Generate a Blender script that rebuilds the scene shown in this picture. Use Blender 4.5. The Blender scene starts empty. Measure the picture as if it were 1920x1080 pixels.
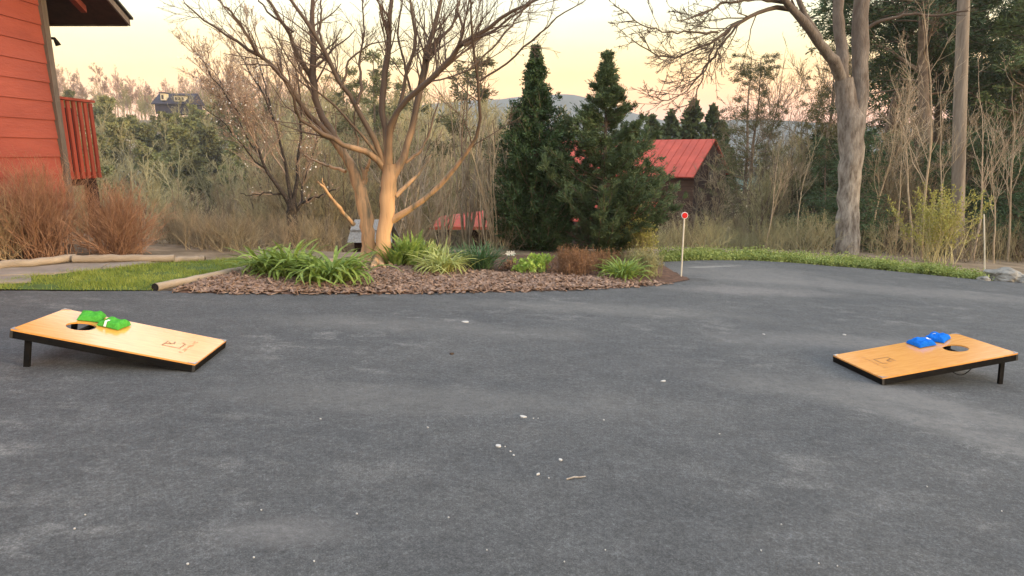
import bpy, bmesh, math, random
import numpy as np
from mathutils import Vector, Matrix
R_ = math.radians
# ------------------------------------------------------------------ camera, sky, sun, exposure
F, CH, PIT = 1193.6, 1.5634, math.atan(255/1193.6)
SX, SY = -0.0548, -0.0196                       # the driveway falls gently to the right and away
sc = bpy.context.scene
col = sc.collection
cd = bpy.data.cameras.new('camera'); cam = bpy.data.objects.new('camera', cd); col.objects.link(cam)
cd.sensor_width = 36; cd.lens = F/1920*36; cd.clip_end = 9000; cd.clip_start = 0.05
cam.location = (0, 0, CH); cam.rotation_euler = (math.pi/2-PIT, 0, 0)
sc.camera = cam
sc.view_settings.view_transform = 'Standard'; sc.view_settings.look = 'None'
sc.view_settings.exposure = 0.95; sc.view_settings.gamma = 1
SUN_EL, SUN_AZ = R_(13), R_(112)                # azimuth measured clockwise from +Y
w = bpy.data.worlds.new("World"); sc.world = w; w.use_nodes = True
nt = w.node_tree; N = nt.nodes; L = nt.links
bg = N['Background']
sky = N.new('ShaderNodeTexSky'); sky.sky_type = 'NISHITA'; sky.sun_disc = False
sky.sun_elevation = R_(9); sky.sun_rotation = SUN_AZ; sky.dust_density = 2.0
bg.inputs[1].default_value = 0.05
L.new(sky.outputs[0], bg.inputs[0])
tc = N.new('ShaderNodeTexCoord'); sep = N.new('ShaderNodeSeparateXYZ'); L.new(tc.outputs['Generated'], sep.inputs[0])
cr = N.new('ShaderNodeValToRGB')
nz = N.new('ShaderNodeTexNoise'); nz.inputs['Scale'].default_value = 3.0; nz.inputs['Detail'].default_value = 4
mp = N.new('ShaderNodeMapping'); mp.inputs['Scale'].default_value = (1, 1, 7); L.new(tc.outputs['Generated'], mp.inputs[0]); L.new(mp.outputs[0], nz.inputs[0])
ma = N.new('ShaderNodeMath'); ma.operation = 'MULTIPLY_ADD'; ma.inputs[1].default_value = 0.05; L.new(nz.outputs[0], ma.inputs[0]); L.new(sep.outputs[2], ma.inputs[2])
ms = N.new('ShaderNodeMath'); ms.operation = 'SUBTRACT'; ms.inputs[1].default_value = 0.025; L.new(ma.outputs[0], ms.inputs[0]); L.new(ms.outputs[0], cr.inputs[0])
E_ = cr.color_ramp.elements
stops = [(0.0, (.62, .34, .30)), (.045, (.92, .39, .23)), (.075, (1.06, .43, .12)), (.105, (1.04, .53, .13)), (.145, (.90, .66, .26)),
         (.19, (.78, .72, .44)), (.25, (.74, .72, .60)), (.45, (.78, .80, .82)), (.7, (.86, .92, 1.02)), (1.0, (.86, .96, 1.12))]
E_[0].position = 0; E_[0].color = (*stops[0][1], 1); E_[1].position = 1; E_[1].color = (*stops[-1][1], 1)
for p_, c_ in stops[1:-1]:
    e = E_.new(p_); e.color = (*c_, 1)
bg2 = N.new('ShaderNodeBackground'); L.new(cr.outputs[0], bg2.inputs[0]); bg2.inputs[1].default_value = 0.92
ad = N.new('ShaderNodeAddShader'); L.new(bg.outputs[0], ad.inputs[0]); L.new(bg2.outputs[0], ad.inputs[1])
L.new(ad.outputs[0], N['World Output'].inputs[0])
sd = bpy.data.lights.new('sun', 'SUN'); so = bpy.data.objects.new('sun', sd); col.objects.link(so)
sd.energy = 1.5; sd.angle = R_(14); sd.color = (1.0, .72, .42)
_d = Vector((math.sin(SUN_AZ)*math.cos(SUN_EL), math.cos(SUN_AZ)*math.cos(SUN_EL), math.sin(SUN_EL)))
so.rotation_euler = _d.to_track_quat('Z', 'Y').to_euler()

# ------------------------------------------------------------------ helpers
def ray(px, py):
    u, v = (px-960)/F, (540-py)/F
    c, s = math.cos(PIT), math.sin(PIT)
    return Vector((u, c+v*s, -s+v*c))
def at(px, py, Y):
    r = ray(px, py); return Vector((0, 0, CH))+r*(Y/r.y)
def atx(px, py, X):
    r = ray(px, py); return Vector((0, 0, CH))+r*(X/r.x)
def G(px, py, dz=0.0):
    r = ray(px, py); t = (dz-CH)/(r.z-SX*r.x-SY*r.y)
    return Vector((0, 0, CH))+r*t
def plane(x, y): return SX*x+SY*y
def sstep(a, b, x):
    t = np.clip((np.asarray(x, float)-a)/(b-a), 0, 1); return t*t*(3-2*t)
def T(x, y):
    """height of the terrain"""
    x = np.asarray(x, float); y = np.asarray(y, float)
    ye = np.interp(x, [-30, -8, -5.5, -3, -.5, 2.2, 4, 9, 14, 30], [9.7, 10.2, 9.45, 9.5, 11, 12, 13.2, 12.9, 12.4, 12])
    xc = np.clip(x, -14, 14)
    base = SX*xc+SY*np.clip(y, -30, ye)
    e = np.maximum(0, y-ye)
    k = np.interp(x/np.maximum(y, 5), [-.6, .25, .5], [.34, .30, .15])
    drop = k*(e-3*(1-np.exp(-e/3)))
    drop = np.where(drop < 8, drop, 8+5*(1-np.exp(-(drop-8)/5)))
    u = -x/np.maximum(y, 30)
    hill = (7+14*sstep(.05, .42, u))*sstep(55, 165, y)*sstep(-.3, -.02, u)
    hill = hill*(1-sstep(400, 1200, y))
    wob = .25*np.sin(x*.31+1)*np.sin(y*.23)*sstep(2, 12, e)+1.5*np.sin(x*.021)*np.sin(y*.017+1)*sstep(60, 200, y)
    return base-drop+hill+wob-.03
def Tz(x, y): return float(T(x, y))

class Buf:
    def __init__(s): s.v = []; s.f = []; s.n = 0; s.sm = []
    def add(s, V, Fc, smooth=True):
        V = np.asarray(V, float).reshape(-1, 3); Fc = np.asarray(Fc, int)
        s.v.append(V); s.f.append(Fc+s.n); s.sm.append(np.full(len(Fc), smooth)); s.n += len(V)
    def quads(s, Q, smooth=False):            # Q (n,4,3)
        Q = np.asarray(Q, float); n = len(Q)
        if n: s.add(Q.reshape(-1, 3), np.arange(n*4).reshape(n, 4), smooth)
    def tris(s, Q, smooth=False):
        Q = np.asarray(Q, float); n = len(Q)
        if n: s.add(Q.reshape(-1, 3), np.arange(n*3).reshape(n, 3), smooth)
    def tubes(s, P, R, sides=5, cap=False, flute=0.0):
        P = np.asarray(P, float); R = np.asarray(R, float)
        if P.ndim == 2: P = P[None]; R = R[None]
        n, k, _ = P.shape
        if n == 0: return
        t = np.gradient(P, axis=1); t /= np.linalg.norm(t, axis=2, keepdims=True)+1e-9
        tm = t.mean(axis=1, keepdims=True)
        ref = np.where(np.abs(tm[..., 2:3]) > .8, np.array([1., 0, 0]), np.array([0., 0, 1]))
        a = np.cross(t, ref); a /= np.linalg.norm(a, axis=2, keepdims=True)+1e-9
        b = np.cross(t, a)
        th = np.arange(sides)*2*math.pi/sides
        rr = np.ones(sides)+(flute*np.sin(th*3+1) if flute else 0)
        V = P[:, :, None, :]+R[:, :, None, None]*rr[None, None, :, None]*(np.cos(th)[None, None, :, None]*a[:, :, None, :]+np.sin(th)[None, None, :, None]*b[:, :, None, :])
        idx = np.arange(n*k*sides).reshape(n, k, sides)
        nx = np.roll(idx, -1, axis=2)
        Fq = np.stack([idx[:, :-1], nx[:, :-1], nx[:, 1:], idx[:, 1:]], axis=-1).reshape(-1, 4)
        s.add(V, Fq, True)
        if cap:
            for i in range(n):
                for kk in (0, k-1):
                    c = P[i, kk]; ring = V[i, kk]
                    vv = np.vstack([ring, c[None]])
                    ff = [[j, (j+1) % sides, sides] if kk else [(j+1) % sides, j, sides] for j in range(sides)]
                    s.add(vv, ff, False)
    def box(s, c, d, rot=None, rz=0.0):
        c = Vector(c); hx, hy, hz = d[0]/2, d[1]/2, d[2]/2
        M = rot if rot is not None else Matrix.Rotation(rz, 3, 'Z')
        V = [c+M @ Vector((x*hx, y*hy, z*hz)) for x in (-1, 1) for y in (-1, 1) for z in (-1, 1)]
        s.add([list(v) for v in V], [[0, 1, 3, 2], [4, 6, 7, 5], [0, 4, 5, 1], [2, 3, 7, 6], [0, 2, 6, 4], [1, 5, 7, 3]], False)
    def prism(s, pts, off):                   # polygon (list of 3d) extruded by vector off
        pts = [Vector(p) for p in pts]; off = Vector(off); n = len(pts)
        V = [list(p) for p in pts]+[list(p+off) for p in pts]
        s.v.append(np.array(V)); b = s.n; s.n += 2*n
        for i in range(n):
            j = (i+1) % n
            s.f.append(np.array([[b+i, b+j, b+n+j, b+n+i]])); s.sm.append(np.array([False]))
        s.f.append(np.array([[b+i for i in range(n)][::-1]])); s.sm.append(np.array([False]))
        s.f.append(np.array([[b+n+i for i in range(n)]])); s.sm.append(np.array([False]))
    def build(s, name, mat, parent=None, org=None, bevel=0):
        me = bpy.data.meshes.new(name)
        V = np.vstack(s.v) if s.v else np.zeros((0, 3))
        if org is not None: V = V-np.array(org)[None]
        cnt = []; loops = []
        for f in s.f:
            cnt.append(np.full(len(f), f.shape[1])); loops.append(f.reshape(-1))
        cnt = np.concatenate(cnt); loops = np.concatenate(loops)
        me.vertices.add(len(V)); me.vertices.foreach_set('co', V.reshape(-1))
        me.loops.add(len(loops)); me.loops.foreach_set('vertex_index', loops)
        me.polygons.add(len(cnt)); st = np.concatenate([[0], np.cumsum(cnt)[:-1]])
        me.polygons.foreach_set('loop_start', st); me.polygons.foreach_set('loop_total', cnt)
        me.polygons.foreach_set('use_smooth', np.concatenate(s.sm))
        me.update(calc_edges=True); me.validate()
        if mat: me.materials.append(mat)
        o = bpy.data.objects.new(name, me); col.objects.link(o)
        if parent is not None: o.parent = parent
        elif org is not None: o.location = org
        if bevel:
            m = o.modifiers.new('b', 'BEVEL'); m.width = bevel; m.segments = 2; m.limit_method = 'ANGLE'
        return o
def tag(o, label=None, cat=None, group=None, kind=None):
    if label: o['label'] = label
    if cat: o['category'] = cat
    if group: o['group'] = group
    if kind: o['kind'] = kind
    return o
def empty(name, loc=(0, 0, 0), rz=0, label=None, cat=None, group=None):
    o = bpy.data.objects.new(name, None); col.objects.link(o); o.location = loc; o.rotation_euler = (0, 0, rz)
    o.empty_display_size = .1
    return tag(o, label, cat, group)
def copy_tree(o, parent=None):
    c = o.copy(); col.objects.link(c)
    if parent is not None: c.parent = parent
    for ch in list(o.children): copy_tree(ch, c)
    return c

# ------------------------------------------------------------------ materials
def mat(name, c1, c2=None, scale=5, rough=.85, bump=0, bscale=None, c3=None, stretch=(1, 1, 1), rnd=0.0, spec=.3, trans=0.0, metal=0.0, coat=0.0, detail=5):
    m = bpy.data.materials.new(name); m.use_nodes = True; t = m.node_tree; Nn = t.nodes; Ll = t.links
    b = Nn['Principled BSDF']; b.inputs['Roughness'].default_value = rough; b.inputs['Specular IOR Level'].default_value = spec
    b.inputs['Metallic'].default_value = metal; b.inputs['Coat Weight'].default_value = coat; b.inputs['Coat Roughness'].default_value = .15
    tcn = Nn.new('ShaderNodeTexCoord'); mpn = Nn.new('ShaderNodeMapping'); mpn.inputs['Scale'].default_value = stretch
    Ll.new(tcn.outputs['Object'], mpn.inputs[0])
    c2 = c2 or tuple(x*.7 for x in c1)
    nn = Nn.new('ShaderNodeTexNoise'); nn.inputs['Scale'].default_value = scale; nn.inputs['Detail'].default_value = detail; nn.inputs['Roughness'].default_value = .65
    Ll.new(mpn.outputs[0], nn.inputs[0])
    rp = Nn.new('ShaderNodeValToRGB'); e = rp.color_ramp.elements
    e[0].position = .34; e[0].color = (*c2, 1); e[1].position = .66; e[1].color = (*c1, 1)
    if c3: q = e.new(.8); q.color = (*c3, 1)
    Ll.new(nn.outputs[0], rp.inputs[0])
    outc = rp.outputs[0]
    if rnd:
        oi = Nn.new('ShaderNodeObjectInfo'); hs = Nn.new('ShaderNodeHueSaturation')
        mr = Nn.new('ShaderNodeMapRange'); mr.inputs[3].default_value = 1-rnd; mr.inputs[4].default_value = 1+rnd
        Ll.new(oi.outputs['Random'], mr.inputs[0]); Ll.new(mr.outputs[0], hs.inputs['Value'])
        mr2 = Nn.new('ShaderNodeMapRange'); mr2.inputs[3].default_value = .5-rnd*.05; mr2.inputs[4].default_value = .5+rnd*.04
        wn = Nn.new('ShaderNodeMath'); wn.operation = 'FRACT'; wm = Nn.new('ShaderNodeMath'); wm.operation = 'MULTIPLY'; wm.inputs[1].default_value = 7.31
        Ll.new(oi.outputs['Random'], wm.inputs[0]); Ll.new(wm.outputs[0], wn.inputs[0]); Ll.new(wn.outputs[0], mr2.inputs[0]); Ll.new(mr2.outputs[0], hs.inputs['Hue'])
        Ll.new(outc, hs.inputs['Color']); outc = hs.outputs[0]
    Ll.new(outc, b.inputs['Base Color'])
    if bump:
        bn = Nn.new('ShaderNodeBump'); bn.inputs['Strength'].default_value = bump; bn.inputs['Distance'].default_value = .02
        n2 = Nn.new('ShaderNodeTexNoise'); n2.inputs['Scale'].default_value = bscale or scale*4; n2.inputs['Detail'].default_value = 4
        Ll.new(mpn.outputs[0], n2.inputs[0]); Ll.new(n2.outputs[0], bn.inputs['Height']); Ll.new(bn.outputs[0], b.inputs['Normal'])
    if trans:
        tr = Nn.new('ShaderNodeBsdfTranslucent'); Ll.new(outc, tr.inputs[0]); mx = Nn.new('ShaderNodeMixShader'); mx.inputs[0].default_value = trans
        Ll.new(b.outputs[0], mx.inputs[1]); Ll.new(tr.outputs[0], mx.inputs[2]); Ll.new(mx.outputs[0], Nn['Material Output'].inputs[0])
    return m
M = {}
M['red'] = mat('red_siding_paint', (.33, .078, .052), (.25, .056, .038), 2.2, .65, .4, 40, stretch=(1, .25, 1), c3=(.38, .10, .068), detail=9)
M['rafter'] = mat('dark_red_rafter', (.20, .045, .03), (.13, .03, .02), 5, .8)
M['redrail'] = mat('red_rail_paint', (.36, .065, .035), (.22, .04, .025), 6, .7, stretch=(1, 1, .2))
M['darkwood'] = mat('dark_stained_wood', (.05, .022, .015), (.022, .01, .008), 8, .8)
M['trim'] = mat('weathered_grey_trim', (.17, .14, .115), (.09, .07, .06), 7, .8, .2, 60, stretch=(1, 1, .2))
M['shingle'] = mat('roof_shingle', (.07, .065, .06), (.03, .03, .03), 30, .9, .3)
M['found'] = mat('foundation_block', (.12, .10, .085), (.05, .04, .035), 5, .9)
M['black'] = mat('shade_backing_black', (.006, .006, .0065), (.012, .011, .010), 12, .85, .05, spec=.08)
M['bracket'] = mat('dark_steel', (.06, .055, .05), (.03, .03, .03), 20, .6)
M['alu'] = mat('aluminium', (.5, .5, .5), (.35, .35, .36), 20, .4, metal=.7)
M['litter'] = mat('leaf_litter', (.28, .21, .14), (.12, .09, .055), 2.2, .95, .6, 14, c3=(.36, .29, .19), detail=8)
M['timber'] = mat('weathered_timber', (.38, .31, .235), (.25, .205, .155), 5, .9, .5, 40, stretch=(.5, .5, 3), c3=(.46, .39, .31), detail=8)
M['log_end'] = mat('dark_log_end', (.03, .027, .025), (.015, .013, .012), 10, .9)
M['stone'] = mat('path_stone', (.34, .29, .24), (.22, .19, .16), 2.5, .85, .3, 25)
M['grassbase'] = mat('lawn_soil', (.09, .15, .03), (.06, .09, .02), 6, .95)
M['grass'] = mat('grass_blades', (.38, .42, .09), (.17, .24, .035), 5, .6, trans=.3, c3=(.54, .52, .20))
M['mulch'] = mat('mulch_bed', (.16, .09, .06), (.06, .034, .024), 12, .95, .8, 30)
M['chipA'] = mat('mulch_chips', (.36, .25, .185), (.12, .075, .055), 14, .85, c3=(.60, .49, .41), detail=3)
def crape_mat():
    m = mat('smooth_mottled_bark', (.58, .35, .18), (.17, .145, .09), 2.6, .6, .15, 18, stretch=(2.6, 2.6, .22), c3=(.70, .46, .25))
    t = m.node_tree; Nn = t.nodes; Ll = t.links; b = Nn['Principled BSDF']; src = b.inputs['Base Color'].links[0].from_socket
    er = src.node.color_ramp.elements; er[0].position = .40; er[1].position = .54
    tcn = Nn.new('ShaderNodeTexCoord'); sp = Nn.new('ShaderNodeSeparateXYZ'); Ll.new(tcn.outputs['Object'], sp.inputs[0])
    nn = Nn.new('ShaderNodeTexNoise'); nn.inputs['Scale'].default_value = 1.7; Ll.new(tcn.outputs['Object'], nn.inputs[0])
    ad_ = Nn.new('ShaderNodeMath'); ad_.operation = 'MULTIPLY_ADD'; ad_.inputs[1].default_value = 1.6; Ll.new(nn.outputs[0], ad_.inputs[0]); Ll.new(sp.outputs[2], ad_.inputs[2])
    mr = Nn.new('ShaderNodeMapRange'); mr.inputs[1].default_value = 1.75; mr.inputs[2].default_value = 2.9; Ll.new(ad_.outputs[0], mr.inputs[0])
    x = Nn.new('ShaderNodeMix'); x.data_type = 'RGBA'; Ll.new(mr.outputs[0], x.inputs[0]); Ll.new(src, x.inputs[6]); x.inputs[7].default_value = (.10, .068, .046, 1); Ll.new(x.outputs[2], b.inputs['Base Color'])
    return m
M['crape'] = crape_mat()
M['crapetwig'] = mat('dark_twig_bark', (.17, .12, .09), (.10, .068, .05), 4, .8)
def oak_mat():
    m = mat('grey_furrowed_bark', (.40, .37, .33), (.10, .08, .065), 6, .9, 1.0, 22, stretch=(1.6, 1.6, .5), c3=(.55, .53, .49), detail=9)
    t = m.node_tree; Nn = t.nodes; Ll = t.links; b = Nn['Principled BSDF']; src = b.inputs['Base Color'].links[0].from_socket
    tcn = Nn.new('ShaderNodeTexCoord'); sp = Nn.new('ShaderNodeSeparateXYZ'); Ll.new(tcn.outputs['Object'], sp.inputs[0])
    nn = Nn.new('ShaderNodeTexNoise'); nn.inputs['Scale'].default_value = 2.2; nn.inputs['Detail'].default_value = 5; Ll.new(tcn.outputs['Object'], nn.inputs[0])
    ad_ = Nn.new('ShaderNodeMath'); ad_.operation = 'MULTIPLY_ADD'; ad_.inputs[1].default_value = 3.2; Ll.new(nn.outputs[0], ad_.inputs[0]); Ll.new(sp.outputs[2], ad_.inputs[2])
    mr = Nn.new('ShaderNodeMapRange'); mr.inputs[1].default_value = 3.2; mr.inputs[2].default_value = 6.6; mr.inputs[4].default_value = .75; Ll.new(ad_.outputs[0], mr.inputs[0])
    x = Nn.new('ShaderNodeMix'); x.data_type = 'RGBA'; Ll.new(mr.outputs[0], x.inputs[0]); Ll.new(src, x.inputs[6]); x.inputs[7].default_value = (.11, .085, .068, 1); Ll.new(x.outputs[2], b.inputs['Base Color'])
    return m
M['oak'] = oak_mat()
M['oaktwig'] = mat('grey_brown_twigs', (.13, .095, .07), (.07, .05, .035), 3, .85)
M['pole'] = mat('pale_tan_bark', (.29, .25, .205), (.15, .125, .10), 5, .85, .6, 20, stretch=(2, 2, .2), c3=(.38, .33, .27))
M['lichen'] = mat('speckled_dark_bark', (.075, .06, .05), (.02, .017, .014), 30, .9, .4, c3=(.45, .44, .40), detail=3)
M['budtwig'] = mat('pink_budded_twigs', (.42, .32, .25), (.24, .18, .13), 3, .85)
M['pinkbud'] = mat('pinkish_buds', (.58, .40, .30), (.42, .30, .20), 4, .8)
M['farwood'] = mat('far_wood_twigs', (.44, .39, .22), (.24, .22, .11), .09, .95, c3=(.34, .36, .13), detail=8)
M['white'] = mat('white_petals', (.75, .74, .68), (.62, .60, .55), 20, .7)
M['palebark'] = mat('pale_sapling_bark', (.46, .38, .27), (.27, .21, .14), 5, .85, rnd=.15)
M['brownbark'] = mat('brown_bark', (.21, .165, .12), (.10, .075, .055), 5, .9, rnd=.3)
M['browntwig'] = mat('brown_twigs', (.38, .31, .20), (.20, .16, .10), 1.5, .9, rnd=.25)
M['olivetwig'] = mat('olive_twigs', (.42, .37, .21), (.24, .21, .11), 1.5, .9, rnd=.25)
M['hilltwig'] = mat('hill_twigs', (.52, .38, .30), (.34, .24, .18), .5, .9, rnd=.25)
M['ever'] = mat('dark_evergreen', (.075, .13, .05), (.024, .05, .018), 5, .7, c3=(.15, .22, .09), rnd=.1)
M['spruce'] = mat('green_fir_needles', (.12, .175, .075), (.045, .08, .033), 5, .7, c3=(.24, .29, .15), rnd=.1)
M['pine'] = mat('pine_needles', (.13, .17, .065), (.055, .08, .03), 1.5, .75, c3=(.22, .25, .11), rnd=.25)
M['pineold'] = mat('olive_pine_needles', (.20, .20, .09), (.09, .10, .04), 1.5, .75, c3=(.34, .25, .12), rnd=.25)
M['hemlock'] = mat('hemlock_needles', (.085, .135, .06), (.034, .06, .026), 1.5, .75, c3=(.19, .24, .11), rnd=.25)
M['hillever'] = mat('hill_evergreen', (.27, .27, .10), (.11, .125, .045), .6, .85, c3=(.40, .37, .17), rnd=.3)
M['spirea'] = mat('rusty_dry_stems', (.48, .29, .18), (.24, .125, .075), 7, .85, c3=(.64, .47, .32))
M['strawstem'] = mat('straw_dry_stems', (.56, .43, .26), (.32, .22, .12), 5, .85)
M['lily'] = mat('daylily_blades', (.34, .44, .10), (.13, .22, .04), 16, .5, trans=.3, c3=(.64, .66, .32))
M['yblade'] = mat('yellow_green_blades', (.52, .54, .20), (.30, .36, .09), 8, .5, trans=.3, c3=(.72, .68, .42))
M['bblade'] = mat('blue_green_blades', (.10, .19, .07), (.045, .10, .04), 7, .5, trans=.2)
M['bright'] = mat('bright_green_leaves', (.42, .54, .12), (.20, .34, .05), 12, .5, trans=.3, c3=(.58, .64, .26))
M['heather'] = mat('rust_heather', (.34, .19, .10), (.16, .09, .05), 12, .85, c3=(.46, .32, .18))
M['ltgreen'] = mat('pale_olive_shrub', (.38, .36, .18), (.20, .20, .09), 12, .8, c3=(.52, .48, .30))
M['cover'] = mat('lime_groundcover', (.36, .42, .13), (.15, .21, .05), 5, .6, trans=.25, c3=(.50, .54, .24))
M['forsy'] = mat('yellow_green_shrub', (.46, .44, .12), (.28, .27, .07), 6, .7, trans=.2, c3=(.58, .54, .2))
M['redroof'] = mat('red_metal_roof', (.55, .10, .065), (.42, .075, .05), 1.2, .6, spec=.15, c3=(.60, .15, .11))
M['cabin'] = mat('brown_log_wall', (.11, .062, .042), (.045, .026, .02), 3, .8, stretch=(.2, .2, 4))
M['cabindark'] = mat('dark_cabin_boards', (.06, .035, .03), (.03, .018, .016), 3, .85)  # darker brown boards for gable walls, posts and the pavilion panel
M['greenroof'] = mat('grey_green_roof', (.13, .19, .15), (.09, .14, .11), 3, .7)
M['cream'] = mat('cream_boards', (.80, .70, .48), (.66, .56, .38), 3, .7)
M['glass'] = mat('window_glass', (.04, .045, .05), (.03, .03, .035), 3, .15, spec=.6)
M['greyshake'] = mat('weathered_shakes', (.42, .40, .36), (.24, .22, .20), 10, .9, .4, stretch=(3, 3, .5))
M['slate'] = mat('dark_slate_roof', (.06, .055, .075), (.035, .033, .05), 1, .8)
M['mount'] = mat('mountain_forest', (.06, .085, .08), (.04, .06, .06), .02, .95)
M['rock'] = mat('boulder', (.30, .29, .26), (.16, .15, .13), 6, .9, .8, 15)
M['wpole'] = mat('white_fibreglass', (.75, .70, .58), (.60, .55, .44), 6, .5)
M['reflector'] = mat('red_reflector', (.75, .03, .025), (.60, .02, .02), 30, .3)
M['bagG'] = mat('green_bag_cloth', (.09, .42, .055), (.06, .31, .04), 60, .95, .5, 160, spec=.05)
M['bagB'] = mat('blue_bag_cloth', (.015, .19, .72), (.01, .13, .56), 60, .95, .5, 160, spec=.05)
M['tagw'] = mat('white_tag', (.8, .8, .78), (.7, .7, .68), 20, .7)
M['logo'] = mat('faded_print', (.30, .15, .05), (.22, .10, .035), 30, .5, coat=.3)
M['logo_faint'] = mat('worn_print', (.46, .22, .07), (.38, .17, .05), 30, .5, coat=.3)
M['dot'] = mat('pale_chips', (.55, .54, .51), (.42, .41, .39), 30, .9)
M['twigm'] = mat('dry_twig', (.45, .42, .38), (.2, .17, .14), 30, .9)
M['dleaf'] = mat('dead_leaf', (.09, .06, .04), (.05, .035, .025), 20, .9)

def wood_board():
    m = bpy.data.materials.new('varnished_board'); m.use_nodes = True; t = m.node_tree; Nn = t.nodes; Ll = t.links
    b = Nn['Principled BSDF']; b.inputs['Roughness'].default_value = .25; b.inputs['Coat Weight'].default_value = 1.0; b.inputs['Coat IOR'].default_value = 1.75; b.inputs['Coat Roughness'].default_value = .14
    tcn = Nn.new('ShaderNodeTexCoord'); mpn = Nn.new('ShaderNodeMapping'); mpn.inputs['Scale'].default_value = (.8, 14, 14); Ll.new(tcn.outputs['Object'], mpn.inputs[0])
    nn = Nn.new('ShaderNodeTexNoise'); nn.inputs['Scale'].default_value = 3; nn.inputs['Detail'].default_value = 6; Ll.new(mpn.outputs[0], nn.inputs[0])
    rp = Nn.new('ShaderNodeValToRGB'); e = rp.color_ramp.elements
    e[0].position = .3; e[0].color = (.80, .33, .06, 1); e[1].position = .7; e[1].color = (.90, .43, .10, 1)
    Ll.new(nn.outputs[0], rp.inputs[0]); Ll.new(rp.outputs[0], b.inputs['Base Color'])
    return m
M['board'] = wood_board()

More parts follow.
